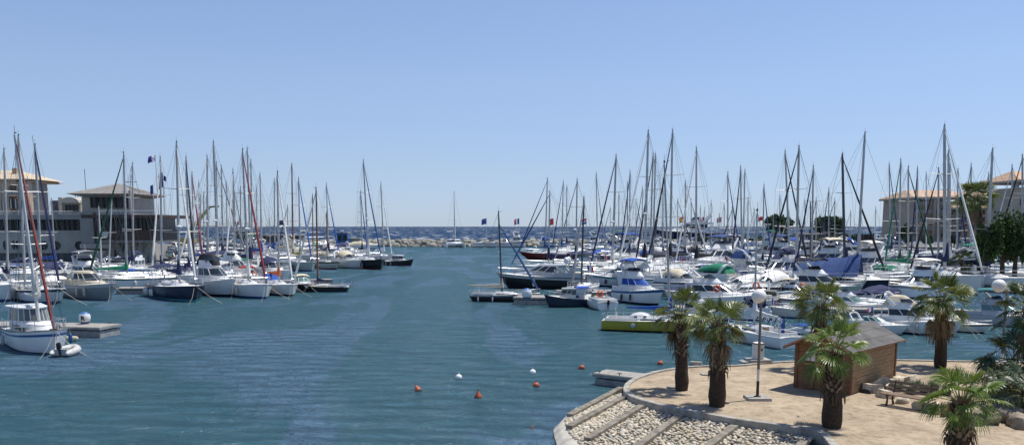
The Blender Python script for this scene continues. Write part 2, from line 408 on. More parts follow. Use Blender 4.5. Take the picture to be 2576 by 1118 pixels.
b = MB(); rp = random.Random(3); k0 = b.mi(PEB)
verts = []; faces = []
Ltot = sum((at_t(toes, (i + 1) / 60) - at_t(toes, i / 60)).length for i in range(60))
rows = 34
for j in range(rows):
    v = (j + .5) / rows
    Lr = sum((slope_pt((i + 1) / 60, v) - slope_pt(i / 60, v)).length for i in range(60))
    nn = int(Lr / .118)
    for i in range(nn):
        u = (i + .5 + rp.uniform(-.35, .35)) / nn
        p = slope_pt(min(.999, max(0, u)), min(1, max(0.0, v + rp.uniform(-.4, .4) / rows)), .015 + rp.uniform(0, .035))
        X, Yy = YS(p)
        if X > 2150 or Yy > 1180: continue
        t = T_[rp.randrange(8)]; a = rp.uniform(0, pi); s1 = rp.uniform(.055, .115); s2 = s1 * rp.uniform(.55, .8); s3 = s1 * rp.uniform(.4, .6)
        M3 = Matrix.Rotation(a, 3, 'Z') @ Matrix.Rotation(rp.uniform(-.5, .5), 3, 'Y') @ Matrix.Diagonal((s1, s2, s3))
        o0 = len(verts); verts += [tuple(p + M3 @ Vector(q)) for q in t.v]; faces += [tuple(o0 + q for q in f_) for f_ in t.f]
me = bpy.data.meshes.new('pebbles'); me.from_pydata(verts, [], faces); me.materials.append(PEB)
me.polygons.foreach_set('use_smooth', [True] * len(me.polygons)); o = obj('pebbles', me); o['kind'] = 'stuff'
tag(o, 'rounded beige and grey pebbles covering the slope below the terrace kerb', 'pebbles')

# ---------------------------------------------------------------- breakwater
ROCK = island_mat('breakwater_rock', [(.19, .19, .165), (.29, .285, .24), (.13, .13, .115), (.34, .33, .28), (.23, .225, .195)], .85, bump=.6)
rr = random.Random(11)
def rock(m, c, s, rnd, mt=None, n=8, k=5):
    M3 = Matrix.Rotation(rnd.uniform(0, pi), 3, 'Z') @ Matrix.Rotation(rnd.uniform(-.5, .5), 3, 'X')
    rings = []; sx, sy, sz = s; ph = rnd.uniform(0, 99)
    for i in range(k + 1):
        a = max(-1.35, min(1.35, -pi / 2 + pi * i / k)); ring = []
        for j in range(n):
            q = 2 * pi * j / n
            dv = Vector((cos(a) * cos(q), cos(a) * sin(q), sin(a)))
            mxc = max(abs(dv.x), abs(dv.y), abs(dv.z)); e = dv / (mxc ** .65)
            e *= 1 + .28 * noise.noise(dv * 1.4 + Vector((ph, ph, 0)))
            ring.append(Vector(c) + M3 @ Vector((e.x * sx, e.y * sy, e.z * sz)))
        rings.append(ring)
    m.grid(rings, mt or ROCK, True, True, True)
bw = thing('breakwater', 'long grey rock breakwater closing the harbour in front of the open sea', 'breakwater', (0, 305, 0))
b = MB(); b.prism([(-75, -2), (52, -2), (52, 12), (-75, 12)], -2, 1.0, CONCD); obj('core', b, bw)
rest = MB(); cnt = 0
x0, x1 = WD(640, 600, 300).x, WD(1720, 600, 300).x
cand = []
for ly, (yy, zz) in enumerate(((-5.2, .05), (-3.8, .65), (-2.2, 1.2), (-.2, 1.6), (2.5, 1.7))):
    x = x0 + rr.uniform(0, 2)
    while x < x1:
        s = rr.uniform(.85, 1.6) * (1.0 if ly < 3 else .8)
        cand.append((Vector((x, yy + rr.uniform(-.5, .5), zz + rr.uniform(-.25, .25))), (s, s * rr.uniform(.7, 1), s * rr.uniform(.55, .85))))
        x += s * 1.75
vis = [c for c in cand if -58 < c[0].x < 8 and c[0].y < 0]; vis.sort(key=lambda c: -c[1][0]); big = set(id(c) for c in vis[:99])
for c in cand:
    if id(c) in big:
        m = MB(); rock(m, (0, 0, 0), c[1], rr); obj('rock', m, bw, c[0], smooth=50)
    else: rock(rest, c[0], c[1], rr)
o = obj('rock_armour', rest, bw, smooth=50); o['kind'] = 'stuff'
# ---------------------------------------------------------------- palms
LEAF = island_mat('palm_leaf', [(.045, .065, .012), (.085, .12, .018), (.14, .185, .03), (.06, .085, .015), (.19, .20, .05), (.11, .145, .025), (.25, .24, .09)], .42, trans=.25, spec=.6)
LEAFB = island_mat('palm_leaf_bright', [(.065, .11, .012), (.12, .19, .02), (.17, .25, .03), (.08, .13, .015), (.22, .28, .06)], .42, trans=.3, spec=.6)
LEAFD = island_mat('palm_leaf_dark', [(.018, .036, .010), (.032, .058, .014), (.055, .088, .022), (.025, .046, .012), (.09, .11, .04)], .45, trans=.15, spec=.5)
LEAFY = island_mat('palm_leaf_yellow', [(.16, .14, .03), (.22, .17, .05), (.10, .12, .02), (.20, .13, .04)], .6, trans=.2)
DEAD = island_mat('dead_leaf', [(.16, .11, .06), (.22, .16, .09), (.10, .07, .04), (.26, .2, .12)], .9, trans=.1)
PET = mat('palm_petiole', (.16, .17, .045), rough=.5, var=.2)
BARK = mat('palm_trunk_bark', (.055, .035, .022), rough=.95, var=.35, scale=9, bump=1.0, bscale=14, stretch=(1, 1, 2.5))
BOOT = island_mat('palm_boot', [(.11, .075, .05), (.19, .14, .095), (.06, .04, .027), (.26, .20, .145)], .9)
def fan_leaf(m, base, azim, elev, plen, flen, rnd, lm, droop=.35, nseg=24, pm=None):
    az = Vector((cos(azim), sin(azim), 0)); d0 = (az * cos(elev) + Vector((0, 0, sin(elev)))).normalized()
    side = Vector((-sin(azim), cos(azim), 0))
    pts = []; p = Vector(base); dcur = d0.copy()
    for i in range(5):
        pts.append(p.copy()); p = p + dcur * plen / 4; dcur = (dcur + Vector((0, 0, -.07 - .12 * droop))).normalized()
    end = pts[-1]
    m.tube(pts, [.022, .018, .015, .012, .010], pm or PET, 4, False)
    tilt = rnd.uniform(-.7, .7); side = (side * cos(tilt) + dcur.cross(side) * sin(tilt)).normalized(); nrm = dcur.cross(side).normalized()
    if nrm.z < 0: nrm = -nrm
    spread = radians(118)
    for i in range(nseg):
        t = -1 + 2 * (i + .5) / nseg; a = t * spread + rnd.uniform(-.03, .03)
        dr = (dcur * cos(a) + side * sin(a)).normalized(); L_ = flen * (.62 + .38 * cos(a * .8)) * rnd.uniform(.88, 1.08)
        wd = 2 * spread / nseg * .62; hw = L_ * wd * .40; perp = nrm.cross(dr).normalized()
        fold = nrm * (.02 * flen * (1 if i % 2 else -1))
        cupp = nrm * (.10 * flen * (abs(t) ** 2))
        A = end; B = end + dr * L_ * .5 + cupp * .5; dn = Vector((0, 0, -1))
        Cc = end + dr * L_ * .80 + cupp + dn * (L_ * .06 + L_ * droop * .16); D_ = end + dr * L_ * .98 + cupp + dn * (L_ * .12 + L_ * droop * .5)
        k = len(m.v); w2 = hw; w3 = hw * .62
        m.v += [tuple(A), tuple(B + perp * w2 + fold), tuple(B - perp * w2 - fold), tuple(Cc + perp * w3), tuple(Cc - perp * w3), tuple(D_)]
        im = m.mi(lm); m.f += [(k, k + 2, k + 1), (k + 1, k + 2, k + 4, k + 3), (k + 3, k + 4, k + 5)]; m.m += [im] * 3
def palm(label, basepx, cpx, rpx, seed, trunkw=1.0, nleaf=25, group='fan palms on the terrace', dead=3, yellow=0, lm=None, bz=TZ, Y=None, name='palm_tree', skirt=True, lean=None):
    rnd = random.Random(seed)
    base = W(*basepx, bz) if Y is None else Vector((WD(*basepx, Y).x, Y, bz))
    cr = WD(*cpx, base.y); Rr = rpx / F * base.y * 1.02
    t = thing(name, label, 'palm tree', base, 0, group)
    top = cr - base; top.y = 0; hgt = top.z - .05 * Rr
    m = MB(); n = 14; rings = []; K = 16; kink = Vector((top.x, 0, 0))
    prof = lambda v: (.235 - .02 * v if v > .46 else .27 + .045 * sin(min(1, v / .25) * pi * .8) - .10 * max(0, v - .2)) * trunkw
    for i in range(K + 1):
        v = i / K; r_ = prof(v); c = kink * (v ** 1.3) + Vector((0, 0, hgt * v - .05))
        rings.append([c + Vector((cos(2 * pi * j / n), sin(2 * pi * j / n), 0)) * r_ * rnd.uniform(.95, 1.05) for j in range(n)])
    m.grid(rings, BARK, True, False, True)
    o_tr = obj('trunk', m, t, smooth=60)
    m = MB()
    nb = int(hgt * .56 * 75)
    for q in range(nb):   # old leaf bases in spiral
        v = .45 + .55 * q / nb; a = q * 2.39996; r_ = prof(v) * .95; c = kink * (v ** 1.3) + Vector((cos(a) * r_, sin(a) * r_, hgt * v))
        out = Vector((cos(a), sin(a), 0)); sd = Vector((-sin(a), cos(a), 0)); s = rnd.uniform(.06, .10) * trunkw; up_ = rnd.uniform(.10, .19)
        tip = c + out * rnd.uniform(.07, .14) + Vector((0, 0, up_)); k = len(m.v)
        m.v += [tuple(c - sd * s), tuple(c + sd * s), tuple(c + out * .045 + Vector((0, 0, -.02))), tuple(tip + sd * s * .45), tuple(tip - sd * s * .45)]
        im = m.mi(BOOT); m.f += [(k, k + 2, k + 4), (k + 2, k + 1, k + 3), (k + 2, k + 3, k + 4), (k, k + 4, k + 3, k + 1)]; m.m += [im] * 4
    obj('leaf_bases', m, t, smooth=0)
    if skirt:
        for q in range(12):
            m = MB(); a = rnd.uniform(0, 2 * pi); v = .45 + rnd.uniform(-.02, .05); r_ = .25 * trunkw; c = kink * (v ** 1.3) + Vector((cos(a) * r_, sin(a) * r_, hgt * v))
            out = Vector((cos(a), sin(a), 0)); L_ = rnd.uniform(.12, .34)
            m.tube([c, c + out * .10 + Vector((0, 0, -L_ * .3)), c + out * .12 + Vector((0, 0, -L_))], [.03, .022, .01], DEAD, 4); obj('dead_stub', m, t, smooth=0)
    m = MB(); ctop = kink + Vector((0, 0, hgt - .02)); lmm = lm or LEAF
    for q in range(nleaf):
        f_ = q / (nleaf - 1); az = q * 2.39996 + rnd.uniform(-.25, .25)
        el = radians(84 - 92 * f_ ** .9 + rnd.uniform(-14, 14)); sc = rnd.uniform(.78, 1.12)
        fan_leaf(m, ctop + Vector((cos(az) * .06, sin(az) * .06, -.14 * f_)), az, el, Rr * .58 * sc, Rr * rnd.uniform(.44, .56) * sc, rnd, lmm, .08 + .55 * f_ * rnd.uniform(.6, 1.3), 27)
    for q in range(yellow):
        az = rnd.uniform(0, 2 * pi); fan_leaf(m, ctop, az, radians(rnd.uniform(-25, 5)), Rr * .45, Rr * .5, rnd, LEAFY, .8)
    obj('crown', m, t, smooth=0)
    if dead:
        m = MB()
        for q in range(dead):
            az = rnd.uniform(0, 2 * pi); fan_leaf(m, ctop + Vector((0, 0, -.15)), az, radians(-58), Rr * .55, Rr * .42, rnd, DEAD, 1.6, 14, DEAD)
        obj('dead_leaves', m, t, smooth=0)
    return t
palm('fan palm nearest the kerb bend, leftmost of the terrace palms', (1715, 980), (1712, 785), 76, 1, .85, 20, dead=4, yellow=3)
palm('fan palm with yellowing low leaves just left of the globe lamp post', (1803, 1020), (1808, 812), 84, 2, .97, 24, dead=5, yellow=4)
palm('bright green fan palm in front of the wooden hut door', (2092, 1073), (2100, 876), 92, 3, 1.0, 26, lm=LEAFB, dead=1, yellow=0)
palm('fan palm rising behind the roof of the wooden hut', (2064, 928), (2066, 765), 82, 4, .8, 24, dead=5)
palm('lone fan palm at the water edge right of the hut, beyond the bench', (2365, 924), (2370, 752), 84, 5, .85, 28, dead=7, yellow=2)
palm('fan palm at the bottom beside the bench, lowest on the terrace', (2406, 1182), (2420, 1000), 106, 6, .95, 24, lm=LEAFB, dead=2)
palm('dark fan palm cut by the right edge behind the second lamp', (2606, 985), (2590, 775), 100, 7, .9, lm=LEAFD, dead=3)
# low dark palm thicket at the right edge
def dwarf(label, cx, cy, r, seed, n=20, by=None):
    rnd = random.Random(seed); base = W(cx, by or cy + r * .9, TZ); Rr = r / F * base.y
    t = thing('dwarf_palm', label, 'palm bush', base, 0, 'low palm bushes at the right edge'); m = MB()
    zc = WD(cx, cy, base.y).z - TZ
    for q in range(n):
        f_ = q / (n - 1); az = q * 2.4 + rnd.uniform(-.3, .3); el = radians(80 - 95 * f_)
        fan_leaf(m, Vector((cos(az) * .1, sin(az) * .1, max(.15, zc * rnd.uniform(.45, .8)))), az, el, Rr * .55, Rr * .6, rnd, LEAFD, .3 + .6 * f_, 22)
    obj('crown', m, t, smooth=0)
    m = MB()
    for q in range(3): m.tube([(rnd.uniform(-.2, .2), rnd.uniform(-.2, .2), 0), (rnd.uniform(-.1, .1), 0, zc * .8)], [.1, .08], BARK, 6)
    obj('trunk', m, t)
dwarf('blue green low palm bush beside the water at the right edge', 2545, 880, 95, 21, 24, 985)
dwarf('dark low palm bush drooping over the rocks at the right edge', 2575, 960, 85, 22, 22, 1050)
dwarf('hanging grey green palm bush above the boulders near the lower right', 2515, 950, 62, 23, 18, 1015)

# ---------------------------------------------------------------- lamp posts
LAMPW = mat('lamp_globe', (.78, .75, .70), rough=.35)
LPOLE = mat('lamp_pole_grey', (.16, .15, .13), rough=.5, var=.1)
WHP = mat('painted_white', (.68, .66, .61), rough=.5, var=.08)
BLK = mat('painted_black', (.015, .015, .015), rough=.5)
def lamp(label, bpx, top_y, rpx, sx=1905):
    base = W(*bpx, TZ); g = WD(sx, top_y, base.y); t = thing('street_lamp', label, 'street lamp', base, 0, 'globe lamps on the terrace')
    gz_ = g.z - TZ; r_ = rpx / F * base.y; m = MB(); hp = gz_ - r_ * .9
    m.lathe((0, 0, .1), [(.055, 0), (.055, .22), (.052, .24)], BLK, 12)
    m.lathe((0, 0, .34), [(.052, 0), (.052, .34)], BLK, 12)
    m.lathe((0, 0, .68), [(.052, 0), (.052, .42)], WHP, 12); m.lathe((0, 0, 1.10), [(.052, 0), (.045, hp - 1.10)], LPOLE, 12)
    obj('pole', m, t)
    m = MB(); m.lathe((0, 0, hp), [(.05, -.06), (.12, 0), (.13, .05), (.10, .09)], LPOLE, 12); obj('lamp_holder', m, t)
    m = MB(); m.ell((g.x - base.x, 0, gz_), (r_, r_, r_), LAMPW, 24, 14); obj('globe', m, t, smooth=80)
    m = MB(); m.box((0, 0, .04), (.85, .8, .12), CONC, taper=.95); m.lathe((0, 0, .1), [(.13, 0), (.13, .02), (.06, .04)], BLK, 10); obj('base', m, t)
lamp('white globe lamp on grey pole with white band left of the hut', (1905, 1003), 744, 18, 1909)
lamp('second white globe lamp half hidden behind palms at the right edge', (2516, 955), 718, 16.5, 2513)

# ---------------------------------------------------------------- service cabinet at the water edge
c0 = W(1906, 911, TZ); t = thing('service_cabinet', 'white service cabinet with brown cap on a slab behind the lamp post', 'cabinet', c0)
BR = mat('cap_brown', (.16, .09, .06), rough=.6)
m = MB(); m.box((0, 0, .09), (1.05, .9, .18), CONC, rz=.1, taper=.94); m.box((-.55, -.05, .04), (.5, .6, .08), CONC, rz=.1); obj('base', m, t)
m = MB(); m.box((0, 0, .53), (.40, .38, .70), WHP, rz=.1, taper=1.05); obj('body', m, t)
m = MB(); m.box((0, 0, .90), (.46, .44, .05), BR, rz=.1); m.box((0, 0, .945), (.44, .42, .05), WHP, rz=.1, taper=.3); obj('cap', m, t)
m = MB(); m.box((.11, -.21, .62), (.06, .03, .09), BLK, rz=.1); m.box((-.03, -.203, .42), (.02, .02, .12), BLK, rz=.1); obj('socket', m, t)

# ---------------------------------------------------------------- wooden hut
A = W(2006, 972, TZ); B_ = W(2136, 992, TZ); Cc = W(2247, 956, TZ)
u = (Cc - B_); u.z = 0; LEN = u.length; u.normalize(); vv = Vector((-u.y, u.x, 0)); WID = (B_ - A).dot(-vv); WID = abs(WID)
rzh = atan2(u.y, u.x)   # local x along the long side, local y towards A
t = thing('wooden_hut', 'brown log hut with grey felt gable roof on the sandy terrace', 'hut', B_, rzh)
def wood(name, c, s=1.0):
    return mat(name, c, rough=.7, var=.35, scale=5 * s, bump=.4, bscale=12, stretch=(.5, .5, 9))
WL = wood('hut_planks_lit', (.40, .25, .125)); WF = wood('hut_planks_shaded', (.22, .115, .055)); WT = wood('hut_trim', (.17, .08, .04))  # sun and shade put into the plank colour: side wall lighter, front darker
HE = 1.72; RID = .52
m = MB()
def logwall(m, p0, p1, z0, z1, mt, n, th=.05):
    p0 = Vector(p0); p1 = Vector(p1); dr = (p1 - p0); L_ = dr.length; a = atan2(dr.y, dr.x)
    for i in range(n):
        h = (z1 - z0) / n; z = z0 + h * (i + .5); m.box(((p0.x + p1.x) / 2, (p0.y + p1.y) / 2, z), (L_, th + .012 * (i % 2), h * .93), mt, rz=a)
    m.box(((p0.x + p1.x) / 2, (p0.y + p1.y) / 2, (z0 + z1) / 2), (L_ - .01, th * .7, z1 - z0), WT, rz=a)
logwall(m, (0, 0, 0), (LEN, 0, 0), 0, HE, WL, 12)
obj('side_wall', m, t)
m = MB(); logwall(m, (LEN, 0.03, 0), (LEN, WID - .03, 0), 0, HE, WL, 12); logwall(m, (LEN, WID, 0), (0, WID, 0), 0, HE, WL, 12); obj('rear_wall', m, t)
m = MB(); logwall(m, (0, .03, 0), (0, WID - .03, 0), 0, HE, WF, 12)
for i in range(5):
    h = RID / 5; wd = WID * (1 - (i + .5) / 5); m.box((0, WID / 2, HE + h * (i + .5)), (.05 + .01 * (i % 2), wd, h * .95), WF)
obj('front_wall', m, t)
for px_, py_ in ((0, 0), (0, WID), (LEN, 0), (LEN, WID)): m = MB(); m.box((px_, py_, HE / 2), (.13, .13, HE), WT); obj('corner_post', m, t)
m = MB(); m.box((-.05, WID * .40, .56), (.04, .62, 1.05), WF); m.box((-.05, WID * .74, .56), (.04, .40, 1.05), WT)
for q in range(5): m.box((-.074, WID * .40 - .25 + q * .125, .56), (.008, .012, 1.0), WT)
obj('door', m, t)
for wy in (WID * .72, WID * .30):
    m = MB(); m.box((-.06, wy, 1.30), (.05, .46, .42), WT); fo = obj('window', m, t); m = MB(); m.box((-.09, wy, 1.30), (.02, .38, .35), CV['white'])
    m.box((-.092, wy, 1.30), (.024, .03, .36), WT); obj('curtain', m, fo)
for hy in (.52, .28):
    m = MB(); m.box((-.085, WID * .40 + .26, hy * 2), (.012, .14, .03), BLK); obj('hinge', m, t)
m = MB(); m.box((-.13, WID * .55, 1.02), (.16, 1.1, .04), WL); obj('counter_shelf', m, t)
FELT = mat('roof_felt', (.125, .118, .11), rough=.9, var=.25, scale=2, bump=.5, bscale=60)
m = MB(); ov = .30; of = .55; ob = .25
sl_ = RID / (WID / 2); ze = HE - sl_ * ov + .05; zr = HE + RID + .05
for sgn in (0, 1):
    ya = -ov if sgn == 0 else WID + ov
    p = [(-of, ya, ze), (LEN + ob, ya, ze), (LEN + ob, WID / 2, zr), (-of, WID / 2, zr)]
    q = [(a_, b_, c_ + .05) for a_, b_, c_ in p]
    if sgn: p = p[::-1]; q = q[::-1]
    m.face(q, FELT); m.face(p[::-1], WT)
    for i in range(4): m.face([p[i], p[(i + 1) % 4], q[(i + 1) % 4], q[i]], WT)
    for k in range(1, 3):   # felt courses
        f_ = k / 3; yk = ya + (WID / 2 - ya) * f_; zk = ze + (zr - ze) * f_ + .053
        m.box(((LEN + ob - of) / 2, yk, zk), (LEN + ob + of - .02, .02, .012), FELT)
obj('roof', m, t, smooth=0)
m = MB()
for sgn in (0, 1):
    ya = -ov if sgn == 0 else WID + ov
    for xx in (-of - .02, LEN + ob + .02):
        m.tube([(xx, ya, ze - .02), (xx, WID / 2, zr - .02)], .055, WT, 4)
obj('barge_board', m, t)
# dark tarpaulin bundle leaning on the hut
TARP = mat('tarp_black', (.03, .03, .033), rough=.8, var=.3, scale=4, bump=1, bscale=6)
a = W(2176, 988, TZ); c = W(2246, 968, TZ); t2 = thing('tarpaulin_bundle', 'dark grey tarpaulin bundle lying along the hut side wall', 'tarpaulin', (a + c) / 2, atan2((c - a).y, (c - a).x))
m = MB(); rings = []; ln = (c - a).length
for i in range(9):
    f_ = i / 8; x = -ln / 2 + ln * f_; h = .12 + .42 * sin(pi * min(1, f_ * .9 + .1)) ** .8 * (.4 + .6 * f_); rings.append([Vector((x, .22 * cos(q), max(0, h * sin(q)) * (1 + .12 * sin(5 * f_ + q * 3)))) for q in [pi * k / 6 for k in range(7)]])
m.grid(rings, TARP, False, False, False)
for r_ in (rings[0], rings[-1]): m.face(r_, TARP)
obj('cover', m, t2, smooth=60)

# ---------------------------------------------------------------- bench
p0 = W(2212, 1017, TZ); p1 = W(2300, 1032, TZ); dr = p1 - p0; rb = atan2(dr.y, dr.x); BL = dr.length * 1.4
t = thing('park_bench', 'weathered slatted wooden bench with its back to the rock bed', 'bench', p0, rb)
BW = mat('bench_wood', (.22, .15, .10), rough=.8, var=.3, scale=6, stretch=(.4, 5, 5)); CI = mat('bench_iron', (.11, .045, .03), rough=.7, var=.2)
m = MB()
for k in range(4): m.box((BL / 2, .02 + k * .12, .42), (BL, .095, .035), BW)
obj('seat', m, t)
m = MB()
for k in range(3): m.box((BL / 2, .50 + k * .045, .52 + k * .13), (BL, .03, .09), BW, M=Matrix.Rotation(radians(-18), 3, 'X'))
obj('backrest', m, t)
for xx in (BL * .14, BL * .86):
    m = MB(); m.tube([(xx, .0, 0), (xx, .07, .22), (xx, .0, .38)], [.05, .035, .04], CI, 6); m.tube([(xx, .50, 0), (xx, .40, .22), (xx, .46, .40), (xx, .60, .86)], [.05, .035, .035, .025], CI, 6)
    m.tube([(xx, 0, .37), (xx, .46, .38)], .035, CI, 6); obj('leg', m, t)

# ---------------------------------------------------------------- rocks round the planting bed
LIME = mat('limestone_rock', (.52, .45, .34), rough=.9, var=.3, scale=3, bump=.8, bscale=7)
LIMED = mat('boulder_rock', (.27, .22, .16), rough=.9, var=.3, scale=3, bump=.8, bscale=7)
rk = [(2195, 985, 22, LIME, 'pale pitted rock at the hut end of the planting bed'), (2218, 976, 18, LIME, 'flat pale rock behind the end of the bench'), (2240, 968, 16, LIME, 'pale rock edging the bed nearest the hut corner'), (2262, 962, 18, LIME, 'small pale rock at the back edge of the planting bed'),
      (2290, 962, 20, LIME, 'long pale rock at the back edge of the planting bed'), (2228, 998, 20, LIME, 'pale rock touching the bench back'), (2322, 1030, 22, LIME, 'pale rock under the right end of the bench'), (2350, 1036, 24, LIME, 'pale rock between the bench and the lowest palm'),
      (2270, 1012, 17, LIME, 'pale rock seen under the bench seat'), (2480, 1060, 34, LIMED, 'brown boulder right of the lowest palm crown'), (2525, 1055, 40, LIMED, 'large brown boulder below the dark palm bushes'), (2565, 1072, 34, LIMED, 'brown boulder cut by the right edge'), (2450, 1066, 22, LIMED, 'small brown boulder beside the lowest palm trunk')]
for i, (x, y, r_, mt, lb) in enumerate(rk):
    p = W(x, y, TZ); s = r_ / F * p.y; m = MB(); rock(m, (0, 0, s * .35), (s * 1.15, s * .8, s * .62), random.Random(i), mt, 10, 7)
    tag(obj('rock', m, loc=p, smooth=50), lb, 'rock', 'rocks round the planting bed')
# grassy plants in the bed
GP = island_mat('bed_grass', [(.05, .09, .03), (.09, .13, .05), (.13, .15, .08), (.06, .10, .05)], .6, trans=.2)
pls = [(2262, 982, 26, 'spiky green tuft behind the bench back'), (2290, 990, 28, 'green tuft in the middle of the planting bed'), (2305, 976, 26, 'tall seeding tuft at the back of the planting bed'), (2325, 985, 28, 'bushy green tuft left of the lowest palm crown'), (2350, 978, 30, 'grey green bush in the bed nearest the lone palm'), (2380, 992, 32, 'green bush right behind the lowest palm crown')]
for i, (x, y, h, lb) in enumerate(pls):
    p = W(x, y, TZ); s = h / F * p.y; rnd = random.Random(i + 50); m = MB(); k_ = m.mi(GP)
    for q in range(170):
        a = rnd.uniform(0, 2 * pi); r_ = rnd.uniform(0, s * .35); e = radians(rnd.uniform(40, 88)); L_ = s * rnd.uniform(.6, 1.25)
        b0 = Vector((cos(a) * r_, sin(a) * r_, 0)); dr = Vector((cos(a) * cos(e), sin(a) * cos(e), sin(e))); sd = Vector((-sin(a), cos(a), 0)) * .012
        n0 = len(m.v); m.v += [tuple(b0 - sd), tuple(b0 + sd), tuple(b0 + dr * L_ * .6 + sd * .8), tuple(b0 + dr * L_ * .6 - sd * .8), tuple(b0 + dr * L_ + Vector((cos(a) * .05, sin(a) * .05, -.03)))]
        m.f += [(n0, n0 + 1, n0 + 2, n0 + 3), (n0 + 3, n0 + 2, n0 + 4)]; m.m += [k_] * 2
    tag(obj('grass_tuft', m, loc=p, smooth=0), lb, 'plant', 'tufts in the planting bed')
# reed fence panel behind lowest palm
REED = island_mat('reed', [(.20, .13, .08), (.28, .2, .13), (.13, .09, .06)], .9)
p = W(2365, 1048, TZ); q = W(2425, 1044, TZ); m = MB(); rnd = random.Random(5); dv = q - p
for i in range(60):
    c = dv * (i / 59); m.tube([c, c + Vector((rnd.uniform(-.02, .02), 0, rnd.uniform(.42, .52)))], .012, REED, 4)
tag(obj('reed_screen', m, loc=p), 'low brown reed screen behind the trunk of the lowest palm', 'screen')
# flat covers and litter on the sand
for x, y, w_, d_, lb in ((1785, 942, .75, .35, 'flat stone slab on the sand near the far kerb'), (1692, 975, .42, .3, 'small flat manhole slab left of the leftmost palm'), (1742, 1028, .55, .35, 'dark flat slab in the palm shade near the kerb'), (2008, 1047, .07, .05, 'scrap of white litter on the open sand')):
    p = W(x, y, TZ); m = MB(); m.box((0, 0, .03), (w_, d_, .06), WHP if 'litter' in lb else CONC, rz=.1, taper=.96); tag(obj('litter' if 'litter' in lb else 'ground_slab', m, loc=p), lb, 'litter' if 'litter' in lb else 'slab')
p = W(1752, 921, TZ); m = MB(); m.box((0, .1, .10), (.5, .18, .22), CONC, rz=-.3); tag(obj('concrete_block', m, loc=p), 'squat concrete block on the far kerb behind the leftmost palm', 'block')

# ---------------------------------------------------------------- buoys
BUO = mat('buoy_orange', (.38, .085, .04), rough=.55, var=.25, scale=4); BUW = mat('buoy_white', (.75, .75, .73), rough=.4, var=.05)
WEED = mat('buoy_waterline', (.04, .05, .03), rough=.8)
def buoy(x, y, rpx, mt, lb, cone=False, tilt=0.0, ry=0.0):
    p = W(x, y, 0); r_ = .74 * rpx / F * p.y; t = thing('mooring_buoy', lb, 'buoy', p, ry, 'mooring buoys in front of the terrace')
    m = MB(); M3 = Matrix.Rotation(tilt, 3, 'Y')
    if cone: prof = [(.02, -r_ * .9), (r_ * .6, -r_ * .75), (r_ * .92, -r_ * .3), (r_, .1 * r_), (r_ * .9, r_ * .55), (r_ * .6, r_ * 1.05), (r_ * .3, r_ * 1.5), (r_ * .13, r_ * 1.85), (.01, r_ * 1.9)]
    else: prof = [(r_ * sin(pi * k / 12) + .002, -r_ * cos(pi * k / 12) + .35 * r_) for k in range(13)]
    m.lathe((0, 0, 0), prof, mt, 16, mrow=lambda i, j: WEED if prof[i][1] < .0 and mt is BUO else mt, M=M3); obj('body', m, t, smooth=70)
    m = MB(); h = r_ * (1.9 if cone else 1.33)
    pts = [M3 @ Vector((r_ * .22 * cos(q) * (1 if cone else .7), 0, h + r_ * .22 + r_ * .25 * sin(q))) for q in [2 * pi * k / 8 for k in range(9)]]
    m.tube(pts, r_ * .05 + .004, mt if not cone else BLK, 5); obj('ring', m, t)
buoy(1053, 982, 12.5, BUO, 'leftmost orange mooring buoy, cone shaped and tilted', True, .55, 2.6)
buoy(1154, 951, 11.5, BUW, 'white round mooring buoy left of the other white one')
buoy(1203, 999, 13.5, BUO, 'orange cone mooring buoy standing upright with a ring on top', True)
buoy(1340, 938, 11, BUW, 'white round mooring buoy nearer the terrace')
buoy(1349, 971, 11.5, BUO, 'round orange mooring buoy just below the nearer white buoy')
buoy(1463, 927, 11, BUO, 'round orange mooring buoy above the concrete pontoon end')
buoy(1661, 916, 10.5, BUO, 'round orange mooring buoy left of the leftmost palm')
buoy(1743, 948, 7, BUO, 'orange buoy half hidden behind the kerb of the terrace')
buoy(1606, 952, 6, BUO, 'small orange buoy behind the inner end of the near pontoon')
buoy(1339, 1076, 5, BUO, 'tiny orange float low in the water near the toe wall')

# ---------------------------------------------------------------- near pontoon by the terrace
a = W(1490, 966, 0); c = W(1655, 986, 0)
PONT = mat('pontoon_grey', (.27, .27, .26), rough=.85, var=.2, scale=3, bump=.3, bscale=20)
def pontoon(label, a, c, width, h=.55, side=1, name='floating_pontoon', deckm=None):
    a = Vector(a); c = Vector(c); dr = c - a; L_ = dr.length; rz = atan2(dr.y, dr.x); t = thing(name, label, 'pontoon', a, rz, 'floating pontoons')
    m = MB(); y0 = 0 if side > 0 else -width
    m.box((L_ / 2, y0 + width / 2, h * .5 - .2), (L_ - .16, width - .2, h + .1), PONT); obj('float', m, t)
    m = MB(); m.box((L_ / 2, y0 + width / 2, h + .0), (L_, width, .14), PONT)
    nb = max(2, int(L_ / .5))
    dm = deckm or mat('pontoon_deck', (.30, .28, .25), rough=.9, var=.2, scale=3, stretch=(4, .5, 1))
    for i in range(nb): m.box((L_ * (i + .5) / nb, y0 + width / 2, h + .085), (L_ / nb * .96, width * .94, .03), dm)
    obj('deck', m, t)
    m = MB()
    for xx in (L_ * .08, L_ * .4): m.tube([(xx, y0 + .15, h + .1), (xx, y0 + .15, h + .19)], .02, BLK, 5); m.tube([(xx - .1, y0 + .15, h + .19), (xx + .1, y0 + .15, h + .19)], .02, BLK, 5)
    obj('cleat', m, t)
    return t
pontoon('grey concrete pontoon running in behind the terrace kerb', a, c, 1.3, .42)
